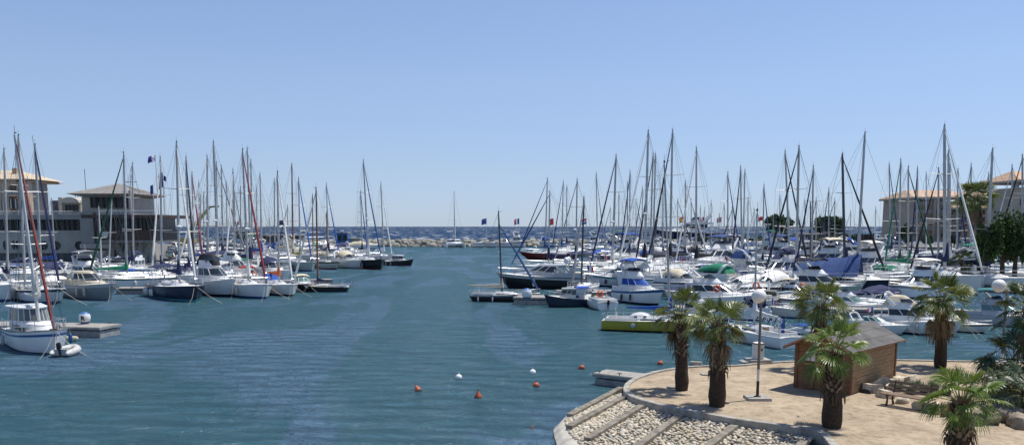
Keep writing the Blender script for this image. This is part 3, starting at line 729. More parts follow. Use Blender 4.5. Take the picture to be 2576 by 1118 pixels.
# ---------------------------------------------------------------- left clubhouse (front plane at depth 150)
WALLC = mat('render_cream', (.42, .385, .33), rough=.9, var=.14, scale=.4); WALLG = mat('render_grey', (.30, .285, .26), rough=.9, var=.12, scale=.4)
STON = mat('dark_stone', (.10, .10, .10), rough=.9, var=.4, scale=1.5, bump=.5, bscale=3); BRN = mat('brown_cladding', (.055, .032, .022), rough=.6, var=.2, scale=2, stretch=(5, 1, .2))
WIN = mat('building_glass', (.022, .028, .032), rough=.12, spec=.3); ROOFZ = mat('zinc_roof', (.24, .22, .20), rough=.6, var=.1, scale=1)
FRM = mat('window_frame_dark', (.03, .03, .03), rough=.6); RAILW = mat('rail_white', (.55, .55, .53), rough=.5)
YB = 150.0
def bx(x, y): p = WD(x, y, YB); return p.x, p.z
def pbox(m, x0, y0, x1, y1, mt, near=0.0, deep=1.0):   # box whose face spans these positions at the facade plane
    ax, az = bx(x0, y1); cx_, cz = bx(x1, y0)
    m.box(((ax + cx_) / 2, YB + near + deep / 2, (az + cz) / 2), (cx_ - ax, deep, cz - az), mt)
def rail(m, x0, x1, y0, y1, near, step=12):
    ax, zt = bx(x0, y0); cx_, zb = bx(x1, y1)
    for k in range(4): m.tube([(ax, YB + near, zb + (zt - zb) * k / 3), (cx_, YB + near, zb + (zt - zb) * k / 3)], .04, RAILW, 4)
    n = max(2, int((x1 - x0) / step))
    for i in range(n + 1): m.tube([(ax + (cx_ - ax) * i / n, YB + near, zb), (ax + (cx_ - ax) * i / n, YB + near, zt + .05)], .05, RAILW, 4)
t = thing('clubhouse', 'low cream harbour building with round portholes and a square lookout tower', 'building', (0, 0, 0))
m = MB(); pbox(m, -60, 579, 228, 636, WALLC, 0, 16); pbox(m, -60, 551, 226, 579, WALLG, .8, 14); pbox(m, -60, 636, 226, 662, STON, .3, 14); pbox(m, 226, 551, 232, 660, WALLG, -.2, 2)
obj('wall', m, t)
m = MB(); pbox(m, -60, 540, 233, 551.5, WALLG, -1.2, 17); obj('parapet', m, t)
m = MB(); rail(m, -50, 228, 531, 540, -.9, 14); obj('railing', m, t)
for i in range(7):
    x0_ = -50 + i * 39; m = MB(); pbox(m, x0_ + 1, 553, x0_ + 37, 577, WIN, .6, .3); fo = obj('window', m, t); m = MB()
    for k in range(4): pbox(m, x0_ + k * 12.2 - .5, 552, x0_ + k * 12.2 + 1, 578.5, FRM, .45, .3)
    pbox(m, x0_, 564, x0_ + 38, 565, FRM, .48, .2); obj('frame', m, fo)
for px_, py_, rx in ((109, 617, 11.6), (141, 617, 11.6), (200, 617, 11.2), (12.6, 616, 4.4), (34.4, 616, 4.2), (44, 616, 4.2)):
    x_, z_ = bx(px_, py_); r_ = 11.2 / F * YB; fx = rx / 11.2
    m = MB(); m.grid([[(x_ + r_ * s * fx * cos(q), YB + dd, z_ + r_ * s * sin(q)) for q in [2 * pi * k / 24 for k in range(24)]] for s, dd in ((1.0, .05), (1.0, -.08), (.86, -.08), (.86, .02))], FRM)
    fo = obj('porthole', m, t); m = MB(); m.face([(x_ + r_ * .87 * fx * cos(-q), YB - .01, z_ + r_ * .87 * sin(-q)) for q in [2 * pi * k / 24 for k in range(24)]], WIN)
    m.box((x_, YB - .03, z_ - r_ * .3), (r_ * 1.5 * fx, .03, .05), FRM); obj('pane', m, fo)
# tower
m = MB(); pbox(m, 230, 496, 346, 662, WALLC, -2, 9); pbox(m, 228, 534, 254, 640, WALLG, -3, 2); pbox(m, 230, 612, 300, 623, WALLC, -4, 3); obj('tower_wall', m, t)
m = MB(); ax, z0_ = bx(202, 489); cx_, z1_ = bx(363, 489); _, za = bx(284, 471); _, zl = bx(230, 497)
y0_, y1_ = YB - 5, YB + 10; my = (y0_ + y1_) / 2; mx_ = (ax + cx_) / 2 + .2
top = [(ax, y0_, z0_), (cx_, y0_, z0_), (cx_, y1_, z0_), (ax, y1_, z0_)]; ap = (mx_, my, za + .8)
for i in range(4): m.face([top[i], top[(i + 1) % 4], ap], ROOFZ)
for i in range(4):
    for k in range(1, 9):
        p = Vector(top[i]).lerp(Vector(top[(i + 1) % 4]), k / 9); q = p.lerp(Vector(ap), 1 - abs(k / 9 - .5) * 2) ; m.tube([p + Vector((0, 0, .03)), q + Vector((0, 0, .05))], .05, ROOFZ, 4)
bot = [(ax + 2.0, y0_ + 2.2, zl), (cx_ - 2.0, y0_ + 2.2, zl), (cx_ - 2.0, y1_ - 2, zl), (ax + 2.0, y1_ - 2, zl)]
for i in range(4): m.face([bot[i], bot[(i + 1) % 4], top[(i + 1) % 4], top[i]], CONC)
m.face(bot[::-1], CONC); m.tube([(mx_ - 4, my - 4, za - 1), (mx_ - 4, my - 4, za + 3)], .05, FRM, 4)
obj('tower_roof', m, t, smooth=0)
for x0_, x1_ in ((245, 258), (262, 303), (306, 334)):
    m = MB(); pbox(m, x0_, 497, x1_, 523, WIN, -2.2, .3); fo = obj('tower_window', m, t); m = MB()
    n = max(1, int((x1_ - x0_) / 11))
    for k in range(n + 1): pbox(m, x0_ + (x1_ - x0_) * k / n - .6, 497, x0_ + (x1_ - x0_) * k / n + .6, 523, FRM, -2.35, .3)
    for k in range(1, 4): pbox(m, x0_, 497 + k * 6.5 - .4, x1_, 497 + k * 6.5 + .4, FRM, -2.3, .2)
    obj('frame', m, fo)
m = MB(); rail(m, 292, 424, 531, 541, -6, 10); obj('tower_railing', m, t)
# brown wing on concrete legs
m = MB(); pbox(m, 262, 541, 447, 549, BRN, -8, 14); obj('wing_roof', m, t)
m = MB(); pbox(m, 292, 549, 421, 578, WIN, -5.5, 9); fo = obj('wing_window', m, t); m = MB()
for k in range(14): pbox(m, 292 + k * 9.9 - .6, 549, 292 + k * 9.9 + .6, 578, FRM, -5.7, .3)
obj('frame', m, fo)
m = MB(); pbox(m, 292, 577, 428, 603, BRN, -6, 10); obj('wing_wall', m, t)
m = MB(); pbox(m, 288, 602, 430, 608, CONCD, -6.3, 10)
for xa, xb in ((330, 312), (330, 348), (372, 356), (375, 372), (380, 396), (404, 392), (300, 304)):
    a_ = bx(xa, 640); c_ = bx(xb, 606)
    m.tube([(a_[0], YB - 3, max(.9, a_[1] - 1.5)), (c_[0], YB - 3, c_[1])], .55, CONC, 6)
obj('wing_support', m, t)
m = MB(); a_ = bx(306, 589); m.lathe((a_[0], YB - 6.15, a_[1]), [(.55, -.02), (.55, .02)], RAILW, 16, M=Matrix.Rotation(pi / 2, 3, 'X')); obj('round_light', m, t)
m = MB()
for i in range(6): pbox(m, 232 + i * 3, 628 + i * 4, 300, 640 + i * 4, WALLC, -5 - i * .6, 2)
obj('stairs', m, t)
# white struts and mast pole on the wing
for xa, ya, xb, yb, r_ in ((362, 444, 362, 540, .08), (375, 530, 374, 600, .16), (395, 535, 399, 389, .07)):
    pass
m = MB(); a_ = bx(362, 444); b_ = bx(362, 541); m.tube([(b_[0], YB - 5, b_[1]), (b_[0], YB - 5, b_[1] + 4)], .28, WALLC, 6); m.tube([(b_[0], YB - 5, b_[1] + 4), (a_[0], YB - 5, a_[1])], .07, ALU, 5)
c_ = bx(362, 461); m.box((c_[0], YB - 5, c_[1]), (1.9, .2, .12), ALU); obj('antenna_mast', m, t)
# penthouse and potted palm
t2 = thing('roof_cabin', 'small cream roof cabin with curved top standing on the clubhouse roof', 'cabin', (0, 0, 0))
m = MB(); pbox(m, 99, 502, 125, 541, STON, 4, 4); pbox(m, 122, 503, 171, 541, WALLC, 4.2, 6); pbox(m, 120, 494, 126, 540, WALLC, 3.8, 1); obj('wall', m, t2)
m = MB(); a_ = bx(124, 508); c_ = bx(171, 508); w_ = (c_[0] - a_[0]) / 2
m.grid([[(a_[0] + w_ - w_ * 1.05 * cos(q), yy, a_[1] + 1.0 * sin(q)) for q in [pi * k / 10 for k in range(11)]] for yy in (YB + 3.6, YB + 10)], WALLC, False); m.face([(a_[0] + w_ - w_ * 1.05 * cos(q), YB + 3.6, a_[1] + 1.0 * sin(q)) for q in [pi * k / 10 for k in range(11)]], WALLC); obj('roof', m, t2)
m = MB(); pbox(m, 135, 513, 166, 532, WIN, 4.0, .3); fo = obj('window', m, t2); m = MB()
for k in range(4): pbox(m, 135 + k * 10 - .5, 513, 136 + k * 10, 532, FRM, 3.9, .2)
obj('frame', m, fo)
m = MB(); 
for xx in (145, 152): a_ = bx(xx, 488); m.tube([(a_[0], YB + 6, a_[1]), (a_[0], YB + 6, a_[1] - 2.2)], .06, FRM, 4)
obj('antenna', m, t2)
def feather_palm(label, px_, py_, Y, rpx, by, seed):
    rnd = random.Random(seed); c = WD(px_, py_, Y); b0 = WD(px_, by, Y); Rr = rpx / F * Y; t = thing('palm_tree', label, 'palm tree', b0)
    hz = c.z - b0.z; m = MB(); m.tube([(0, 0, 0), (0, 0, hz)], [.35, .3], BARK, 8); obj('trunk', m, t); m = MB(); k = m.mi(LEAF)
    for q in range(34):
        az = q * 2.4; el = radians(85 - 95 * q / 33); p = Vector((0, 0, hz)); d_ = Vector((cos(az) * cos(el), sin(az) * cos(el), sin(el))); sd = Vector((-sin(az), cos(az), 0))
        for s_ in range(9):
            w_ = Rr * .14 * (1 - s_ / 10); q2 = p + d_ * Rr * .11; n0 = len(m.v)
            m.v += [tuple(p), tuple(p + sd * w_ + d_ * w_ * .8 - Vector((0, 0, w_ * .4))), tuple(q2), tuple(p - sd * w_ + d_ * w_ * .8 - Vector((0, 0, w_ * .4)))]
            m.f += [(n0, n0 + 1, n0 + 2), (n0, n0 + 2, n0 + 3)]; m.m += [k, k]; p = q2; d_ = (d_ + Vector((0, 0, -.13))).normalized()
    obj('crown', m, t, smooth=0)
feather_palm('spiky palm standing on the clubhouse roof terrace', 190, 527, YB + 7, 26, 540, 3)

# ---------------------------------------------------------------- apartment block at the left edge
TILE = mat('terracotta_tiles', (.48, .33, .22), rough=.9, var=.2, scale=1.5, bump=.5, bscale=4); TILEW = mat('pale_tiles', (.50, .41, .29), rough=.9, var=.15, scale=1.5)
PINK = mat('render_pink', (.46, .36, .27), rough=.9, var=.12, scale=.3)
YB = 195.0
t = thing('apartment_block', 'cream apartment building with arched balcony and tiled roof at the left edge', 'building', (0, 0, 0))
m = MB(); pbox(m, -60, 448, 19, 650, PINK, 0, 14); pbox(m, 46, 448, 52, 541, PINK, 0, 2); pbox(m, 62, 448, 67, 541, PINK, 0, 2); pbox(m, 19, 541, 67, 650, PINK, 0, 14)
pbox(m, 19, 448, 67, 456, PINK, 0, 14); pbox(m, 19, 456, 46, 541, WALLG, 4, 8); pbox(m, 19, 488, 67, 494, PINK, -.5, 5)
obj('wall', m, t)
m = MB(); ax, z0_ = bx(-70, 450); cx_, _ = bx(78, 449); _, z1_ = bx(0, 424)
m.face([(ax, YB - 1.2, z0_), (cx_, YB - 1.2, z0_), (cx_ - 6, YB + 6, z1_), (ax, YB + 6, z1_)], TILEW); m.face([(cx_, YB - 1.2, z0_), (cx_, YB + 15, z0_), (cx_ - 6, YB + 6, z1_)], TILEW); m.face([(ax, YB - 1.2, z0_ - .3), (cx_, YB - 1.2, z0_ - .3), (cx_, YB + 15, z0_ - .3), (ax, YB + 15, z0_ - .3)], PINK)
m.face([(ax, YB - 1.2, z0_ - .3), (cx_, YB - 1.2, z0_ - .3), (cx_, YB - 1.2, z0_), (ax, YB - 1.2, z0_)], PINK)
rf = obj('roof', m, t, smooth=0); m = MB(); pbox(m, 12, 420, 21, 436, TILE, 3, 2); obj('chimney', m, rf)
m = MB(); ax, zt = bx(19, 456); cx_, zb = bx(46, 470)
m.face([(ax, YB - .02, zt), (cx_, YB - .02, zt)] + [(ax + (cx_ - ax) * (.5 + .5 * cos(q)), YB - .02, zb - (1 - sin(q)) * 1.2 + .6) for q in [pi * k / 10 for k in range(11)]], PINK); obj('arch', m, t)
m = MB(); rail(m, 20, 64, 480, 488, -.3, 4); obj('balcony_rail', m, t)
for xx, yy in ((24, 500), (36, 500), (52, 505), (-20, 470), (-20, 505), (5, 505)):
    m = MB(); pbox(m, xx, yy, xx + 8, yy + 24, WIN, -.05, .2); fo = obj('window', m, t); m = MB(); pbox(m, xx + 3.6, yy, xx + 4.4, yy + 24, RAILW, -.12, .1); obj('frame', m, fo)

# ---------------------------------------------------------------- right apartment building
YB = 232.0
WALLP = mat('render_warm', (.42, .33, .25), rough=.9, var=.1, scale=.3)
t = thing('apartment_block', 'large pinkish apartment building with terracotta roofs at the right', 'building', (0, 0, 0))
m = MB()
pbox(m, 2297, 494, 2378, 606, WALLP, 0, 20); pbox(m, 2378, 505, 2560, 606, PINK, -2, 20); pbox(m, 2338, 496, 2352, 606, PINK, -1.2, 2); obj('wall', m, t)
m = MB()
def hiproof(m, x0, x1, yeave, yridge, rx0, rx1, near, deep, mt):
    ax, ze_ = bx(x0, yeave); cx_, _ = bx(x1, yeave); a2, zr_ = bx(rx0, yridge); c2, _ = bx(rx1, yridge); y0_ = YB + near; y1_ = y0_ + deep; my = (y0_ + y1_) / 2
    m.face([(ax, y0_, ze_), (cx_, y0_, ze_), (c2, my, zr_), (a2, my, zr_)], mt); m.face([(cx_, y1_, ze_), (ax, y1_, ze_), (a2, my, zr_), (c2, my, zr_)], mt)
    m.face([(ax, y1_, ze_), (ax, y0_, ze_), (a2, my, zr_)], mt); m.face([(cx_, y0_, ze_), (cx_, y1_, ze_), (c2, my, zr_)], mt)
    m.box(((ax + cx_) / 2, my, ze_ - .25), (cx_ - ax - .1, deep - .1, .5), PINK)
hiproof(m, 2292, 2440, 495, 474, 2318, 2430, -1.5, 22, TILE)
hiproof(m, 2376, 2500, 523, 508, 2390, 2490, -5, 12, TILE)
hiproof(m, 2470, 2548, 489, 470, 2492, 2530, -1, 20, TILE)
obj('roof', m, t, smooth=0)
rw = 0
for fl in range(5):
    for cx0 in list(range(2302, 2338, 12)) + list(range(2356, 2376, 11)) + list(range(2386, 2560, 15)):
        y_ = (502 if cx0 < 2378 else 528) + fl * (21 if cx0 < 2378 else 18)
        if y_ > 590: continue
        nr = -.06 if cx0 < 2378 else -2.06
        m = MB(); pbox(m, cx0, y_, cx0 + 6.5, y_ + 11, WIN, nr, .3); fo = obj('window', m, t); m = MB(); pbox(m, cx0 + 3, y_, cx0 + 3.6, y_ + 11, RAILW, nr - .08, .1); obj('frame', m, fo); rw += 1
for fl in range(4):
    for x0_, x1_ in ((2298, 2337), (2355, 2377), (2384, 2440)):
        y_ = (514 if x0_ < 2380 else 540) + fl * (21 if x0_ < 2380 else 18); nr = -1.4 if x0_ < 2380 else -3.2
        if y_ > 592: continue
        m = MB(); pbox(m, x0_, y_, x1_, y_ + 1.2, PINK, nr, 1.4); rail(m, x0_, x1_, y_ - 7, y_, nr, 6); obj('balcony', m, t)
YB = 205.0
t = thing('apartment_block', 'darker apartment wall with stepped tiled roof cut by the right edge', 'building', (0, 0, 0))
m = MB(); pbox(m, 2561, 470, 2680, 640, PINK, 0, 15); pbox(m, 2566, 452, 2572, 470, WALLG, 1, 2); obj('wall', m, t)
m = MB(); hiproof(m, 2557, 2700, 452, 425, 2590, 2690, -1.5, 18, TILE); obj('roof', m, t, smooth=0)
for k in range(6):
    m = MB(); pbox(m, 2566 + (k % 2) * 26, 500 + (k // 2) * 34, 2576 + (k % 2) * 26, 516 + (k // 2) * 34, WIN, -.06, .3); obj('window', m, t)

# ---------------------------------------------------------------- small quay buildings
def qbox(name, label, cat, Y, x0, y0, x1, y1, mt, deep=6, wins=0, roofm=None):
    global YB; YB = Y; t = thing(name, label, cat, (0, 0, 0)); m = MB(); pbox(m, x0, y0, x1, y1, mt, 0, deep); obj('wall', m, t)
    m = MB(); pbox(m, x0 - 1.5, y0 - 2, x1 + 1.5, y0, roofm or CONC, -.8, deep + 1.6); obj('roof', m, t)
    for k in range(wins):
        w_ = (x1 - x0) / wins; m = MB(); pbox(m, x0 + w_ * (k + .18), y0 + (y1 - y0) * .2, x0 + w_ * (k + .82), y0 + (y1 - y0) * .7, WIN, -.05, .3); obj('window', m, t)
qbox('harbour_shed', 'low dark harbour building behind the masts on the left quay', 'building', 280, 660, 592, 752, 612, STON, 8, 9, CONC)
qbox('container', 'blue container on the left quay where the breakwater starts', 'container', 270, 848, 586, 874, 612, P['blue'], 5, 2, P['grey'])
qbox('quay_wall_block', 'long pale quay block with green top where the rock breakwater begins', 'wall', 275, 874, 600, 905, 614, WALLC, 4, 0)
qbox('harbour_building', 'long low concrete building under the two umbrella pines', 'building', 300, 2012, 588, 2135, 608, WALLG, 8, 12)
qbox('kiosk', 'grey cube building left of the long low one on the far quay', 'building', 296, 1945, 579, 1985, 610, WALLG, 8, 2)
qbox('kiosk', 'small hut with turquoise roof on the far quay', 'hut', 290, 2170, 589, 2200, 608, BRN, 6, 2, P['teal'])
qbox('kiosk', 'dark hut on the far quay left of the green bushes', 'hut', 292, 2262, 583, 2284, 606, STON, 6, 1, P['grey'])

# ---------------------------------------------------------------- trees
PINE = island_mat('pine_foliage', [(.018, .042, .010), (.038, .075, .018), (.065, .11, .028), (.028, .058, .014), (.09, .14, .04)], .7, trans=.12, spec=.2)
BUSHM = island_mat('bush_foliage', [(.03, .06, .02), (.06, .10, .03), (.10, .14, .05), (.045, .08, .025)], .7, trans=.15, spec=.2)
TRK = mat('tree_bark', (.09, .06, .04), rough=.95, var=.3, scale=5)
def leafcloud(m, blobs, n, size, mt, rnd):
    k = m.mi(mt); vol = [b[1][0] * b[1][1] * b[1][2] for b in blobs]; tot = sum(v ** (2 / 3) for v in vol)
    for (c, r_), v in zip(blobs, vol):
        for q in range(int(n * v ** (2 / 3) / tot)):
            a = rnd.uniform(0, 2 * pi); zz = rnd.uniform(-1, 1); s = sqrt(1 - zz * zz); rad = rnd.uniform(.62, 1.08)
            p = Vector(c) + Vector((r_[0] * s * cos(a) * rad, r_[1] * s * sin(a) * rad, r_[2] * zz * rad))
            if noise.noise(p * (1.1 / size * .28)) < -.18: continue
            nn = Vector((rnd.uniform(-1, 1), rnd.uniform(-1, 1), rnd.uniform(-.3, 1.2))).normalized(); u_ = nn.orthogonal().normalized(); w_ = nn.cross(u_); sz = size * rnd.uniform(.6, 1.3); n0 = len(m.v)
            an = rnd.uniform(0, pi); u2 = u_ * cos(an) + w_ * sin(an); w2 = nn.cross(u2)
            m.v += [tuple(p + u2 * sz), tuple(p + w2 * sz * .6 + nn * sz * .2), tuple(p - u2 * sz), tuple(p - w2 * sz * .6)]
            m.f.append((n0, n0 + 1, n0 + 2, n0 + 3)); m.m.append(k)
def tree(label, Y, cx, cy, wpx, hpx, by, nb, n, size, mt, seed, bz=None, name='pine_tree', cat='tree', group=None, trunks=1, flat=.4):
    rnd = random.Random(seed); c = WD(cx, cy, Y); b0 = WD(cx, by, Y); b0.z = bz if bz is not None else b0.z; t = thing(name, label, cat, b0, 0, group)
    sx = wpx / F * Y / 2; sz = hpx / F * Y / 2; hz = c.z - b0.z; blobs = []
    for i in range(nb):
        a = rnd.uniform(0, 2 * pi); rr_ = sqrt(rnd.random()) * .68; s = rnd.uniform(.30, .46)
        blobs.append(((sx * rr_ * cos(a), sx * .8 * rr_ * sin(a), hz + sz * rnd.uniform(-.5, .55)), (sx * s, sx * s, sz * s * 1.35)))
    m = MB()
    for q in range(trunks):
        ox = rnd.uniform(-.4, .4) * sx * (trunks > 1); m.tube([(ox, 0, 0), (ox + rnd.uniform(-.2, .2), 0, hz * .5), (ox * .6, 0, hz)], [sx * .09 + .08, sx * .07 + .05, sx * .04 + .03], TRK, 7)
        for bl_ in blobs[q::trunks]: m.tube([(ox * .8, 0, max(.2, hz - sz * .9)), tuple(bl_[0])], [sx * .035 + .03, .03], TRK, 5)
    obj('trunk', m, t)
    m = MB(); leafcloud(m, blobs, n, size, mt, rnd); obj('crown', m, t, smooth=0); return t
tree('left one of two round umbrella pines on the far quay', 296, 1957, 562, 74, 44, 604, 26, 5000, .55, PINE, 1, 1.0)
tree('right one of two round umbrella pines on the far quay', 296, 2084, 566, 74, 42, 606, 26, 5000, .55, PINE, 2, 1.0)
tree('dark broad pine right of the tall palm near the right edge', 96, 2534, 598, 112, 130, 700, 40, 9000, .16, PINE, 3, .8, trunks=2)
tree('dark pine crown left of the tall palm trunk', 94, 2482, 610, 64, 110, 705, 26, 5500, .15, PINE, 4, .8, trunks=2)
tree('dark pine cut by the right edge of the picture', 98, 2596, 610, 80, 140, 700, 26, 6000, .16, PINE, 5, .8)
tree('dark cypress like bush left of the large pink building', 226, 2282, 588, 36, 46, 612, 16, 2500, .4, PINE, 6, 1.0)
tree('small green bushy tree beside the turquoise roofed hut', 288, 2222, 600, 40, 22, 612, 12, 1500, .45, BUSHM, 7, 1.0, name='bushy_tree')
tree('light green bushy tree just left of the pink building', 250, 2250, 598, 32, 32, 612, 12, 1800, .4, BUSHM, 8, 1.0, name='bushy_tree')
for i, (x, w_) in enumerate(((1765, 40), (1812, 46), (1860, 44), (1905, 40), (2150, 30), (2060, 40), (2110, 44), (2330, 34), (2400, 30), (620, 60))):
    lb = ['low green hedge on the far quay behind the masts, %s from the left' % o_ for o_ in ('first', 'second', 'third', 'fourth')] + ['bush in front of the turquoise roofed hut', 'reddish bush below the right umbrella pine trunk', 'bush at the end of the long low building', 'bush at the foot of the pink building, left part', 'bush at the foot of the pink building, middle', 'dark tree mass behind the yellow crane on the left quay']
    tree(lb[i], 290 if i < 7 else (228 if i < 9 else 285), x, 602 if i < 9 else 590, w_, 20 if i < 9 else 26, 612, 12, 1200, .42, BUSHM if i < 7 or i > 8 else PINE, 20 + i, 1.0, name='bush', cat='bush', group='bushes on the far quay')
palm('tall fan palm rising above the dark pines near the right edge', (2466, 720), (2458, 497), 52, 40, 1.3, 44, None, 6, 0, None, .8, 97, skirt=False)
palm('short young fan palm between boats and the pine trunks', (2424, 715), (2420, 658), 34, 41, .8, 18, None, 0, 0, None, .8, 96, skirt=False)
palm('small fan palm low in front of the pine trunks', (2432, 722), (2430, 692), 26, 42, .8, 16, None, 0, 0, None, .8, 95, skirt=False)

# ---------------------------------------------------------------- crane
YEL = mat('crane_yellow', (.42, .30, .03), rough=.5, var=.1)
a = WD(482, 576, 270); c = WD(527, 520, 270); t = thing('boat_crane', 'yellow crane jib sloping up among the masts on the left quay', 'crane', (a.x - 3, 270, 1.0))
L0 = Vector((a.x - 3, 270, 1.0)); m = MB(); m.tube([a - L0, c - L0], [.7, .45], YEL, 4); m.tube([c - L0, c - L0 + Vector((3, 0, .2))], .25, BLACKP, 4); obj('jib', m, t)
m = MB(); m.tube([(3, 0, 0), a - L0], [.9, .8], YEL, 6); m.box((1.5, 0, 1.2), (5, 3, 2.4), YEL); obj('base', m, t)

# ---------------------------------------------------------------- flags
FC = {n: mat('flag_' + n, c, rough=.8, trans=.25) for n, c in dict(blue=(.02, .06, .3), red=(.5, .03, .04), white=(.7, .7, .72), yellow=(.7, .45, .03), green=(.02, .25, .06), purple=(.08, .04, .25), navy=(.02, .03, .14)).items()}
def flag(x, ytop, ybase, Y, cols, lb, w_=16, hgt=15, side=-1, vert=True, zb=None, pole=True, mark=None, droop=.25):
    tp = WD(x, ytop, Y); b0 = WD(x, ybase, Y); 
    if zb is not None: b0.z = zb
    t = thing('flagpole', lb, 'flagpole', b0); hz = tp.z - b0.z; s = Y / F
    m = MB(); m.tube([(0, 0, 0), (0, 0, hz)], [.09, .05], ALUW, 6); obj('pole', m, t)
    m = MB(); nx = 12; fw = w_ * s; fh = hgt * s
    rings = []
    for i in range(nx + 1):
        f_ = i / nx; rings.append([(side * fw * f_ * .95, .35 * s * w_ * .3 * sin(f_ * 7 + j) , hz - .1 - fh * j / 6 - fw * droop * f_ * f_) for j in range(7)])
    def mr(i, j):
        k = int((i if vert else j) / (nx if vert else 6) * len(cols)); return FC[cols[min(len(cols) - 1, k)]]
    m.grid(rings, FC[cols[0]], False, mrow=mr); fo = obj('flag', m, t, smooth=60)
    if mark:
        m = MB()
        if mark == 'stars':
            for k in range(12):
                q = 2 * pi * k / 12; m.ell((side * (fw * .5 + fh * .3 * cos(q)), -.12 * s * w_ * .35 - .05, hz - .1 - fh * .5 - fw * droop * .25 + fh * .3 * sin(q)), (fh * .05,) * 3, FC['yellow'], 5, 3)
        elif mark == 'cross':
            m.box((side * fw * .45, -.2, hz - fh * .5 - fw * droop * .2), (fw * .95, .1, fh * .2), FC['white']); m.box((side * fw * .38, -.2, hz - fh * .5 - fw * droop * .15), (fh * .2, .1, fh), FC['white'])
        elif mark == 'dot':
            m.ell((side * fw * .5, -.1, hz - fh * .5 - fw * droop * .2), (fh * .25, .25, fh * .25), FC['purple'], 8, 4)
        obj('emblem', m, fo)
    return t
flag(1224, 548, 600, 299, ['blue'], 'blue flag with a ring of stars on the breakwater', 13, 14, -1, mark='stars', zb=2)
flag(1306, 548, 608, 298, ['white', 'white', 'blue'][::1] and ['blue', 'white', 'red'], 'French tricolour on a pole by the breakwater', 13, 14, -1, zb=1)
flag(1392, 548, 604, 297, ['red', 'red', 'green'], 'red and green flag on a pole in front of the breakwater', 13, 16, -1, zb=2)
flag(1475, 548, 602, 297, ['red', 'white', 'blue'], 'horizontal red, white and blue flag on a pole by the breakwater', 13, 14, -1, vert=False, zb=2)
flag(1720, 544, 600, 296, ['red', 'yellow', 'yellow', 'red'], 'Spanish flag above the white superyacht', 13, 13, -1, vert=False, zb=2)
flag(1813, 545, 600, 296, ['red'], 'red flag with white cross among the right hand masts', 12, 12, -1, mark='cross', zb=2)
flag(1770, 544, 600, 296, ['red', 'white'], 'faded red and white flag between masts above the far quay', 8, 10, -1, zb=2)
flag(1917, 543, 600, 296, ['red'], 'plain red flag left of the left umbrella pine', 12, 10, -1, zb=2)
flag(610, 553, 610, 275, ['blue', 'white', 'red'], 'small French tricolour among the left hand masts', 12, 10, -1, zb=1)
flag(715, 552, 610, 275, ['navy'], 'navy flag with stars hanging on the left quay', 14, 12, -1, mark='stars', zb=1)
flag(865, 577, 606, 272, ['white'], 'white flag with a violet emblem above the blue container', 9, 12, -1, mark='dot', zb=1)
YB = 144.0
t = flag(399, 389, 541, 144, ['white', 'purple'], 'tall flagpole with white and purple flag on the brown clubhouse wing', 20, 15, -1, mark=None)
flag(415, 432, 541, 142, ['blue', 'navy'], 'flagpole with large dark blue flag right of the clubhouse wing', 13, 36, -1, mark=None, droop=.6)
flag(389, 463, 541, 142, ['navy', 'blue'], 'flagpole with short hanging blue flag on the clubhouse wing', 8, 22, -1, droop=.5)
flag(388+28, 440, 541, 146, ['navy'], 'flagpole with small navy flag beside the large blue one', 7, 12, 1, droop=.4)
# ================================================================ BOATS
GEL = P; HULLM = P['white']; STRM = P['navy']; BOOTM = P['blue']; 
CAN = CV['navy']
def hull_rings(L, B, fs, fb, rake=.10, full=.86, ns=14, stern=.80, chine=.9, ov=0.0):
    """rings from stern to bow; 9 points starboard gunwale -> keel -> port gunwale; also returns the sheer"""
    rings = []; sheer = []
    for i in range(ns + 1):
        t = i / ns
        b = B / 2 * (stern + (1 - stern) * sin(pi * min(1, t / .55) / 2)) if t < .55 else B / 2 * max(0.0, 1 - ((t - .55) / .45) ** (1.6 + full))
        b = max(b, .012); zs = fs + (fb - fs) * (t ** 1.8); x = -L / 2 + L * t
        fr = (t - .5) * 2 if t > .5 else 0
        xr = lambda z: x - (zs - z) / max(zs, .1) * rake * L * fr ** 2 + ((zs - z) / max(zs, .1) * ov * L * (1 - t * 4) if t < .25 else 0)
        narrow = 1 - .30 * fr ** 1.5
        lv = [(1, zs), (.995 - .04 * fr, zs * .82), (.97 - .12 * fr, zs * .55), (chine * narrow, zs * .14), (chine * narrow * .97, .05), (.55 * narrow, -.22)]
        half = [(xr(z), b * k, z) for k, z in lv]
        rings.append(half + [(xr(-.35), 0, -.35)] + [(a, -c, d_) for a, c, d_ in reversed(half)])
        sheer.append((x, b, zs))
    return rings, sheer
def hull_mb(L, B, fs, fb, stripe=1, **k):
    rings, sheer = hull_rings(L, B, fs, fb, **k); m = MB()
    def mr(i, j):
        j = min(j, 11 - j)
        return [STRM if stripe == 1 else HULLM, HULLM, STRM if stripe == 2 else HULLM, BOOTM, BOOTM, BOOTM][j]
    m.grid(rings, HULLM, False, mrow=mr); m.face(list(reversed(rings[0])), HULLM)
    return m, sheer
def deck_mb(sheer, mt, toe=.05, camber=.05, rub=True):
    m = MB(); rings = []
    for x, b, z in sheer: rings.append([(x, b - .02, z - .02), (x, b * .5, z - .02 + camber * b), (x, 0, z - .02 + camber * b * 1.3), (x, -b * .5, z - .02 + camber * b), (x, -b + .02, z - .02)])
    m.grid(rings, mt, False)
    if rub:
        for s_ in (1, -1): m.tube([(x, s_ * (b + .01), z + .01) for x, b, z in sheer], .035, TEAK if mt is TEAK else STEEL if False else HULLM, 4)
    return m
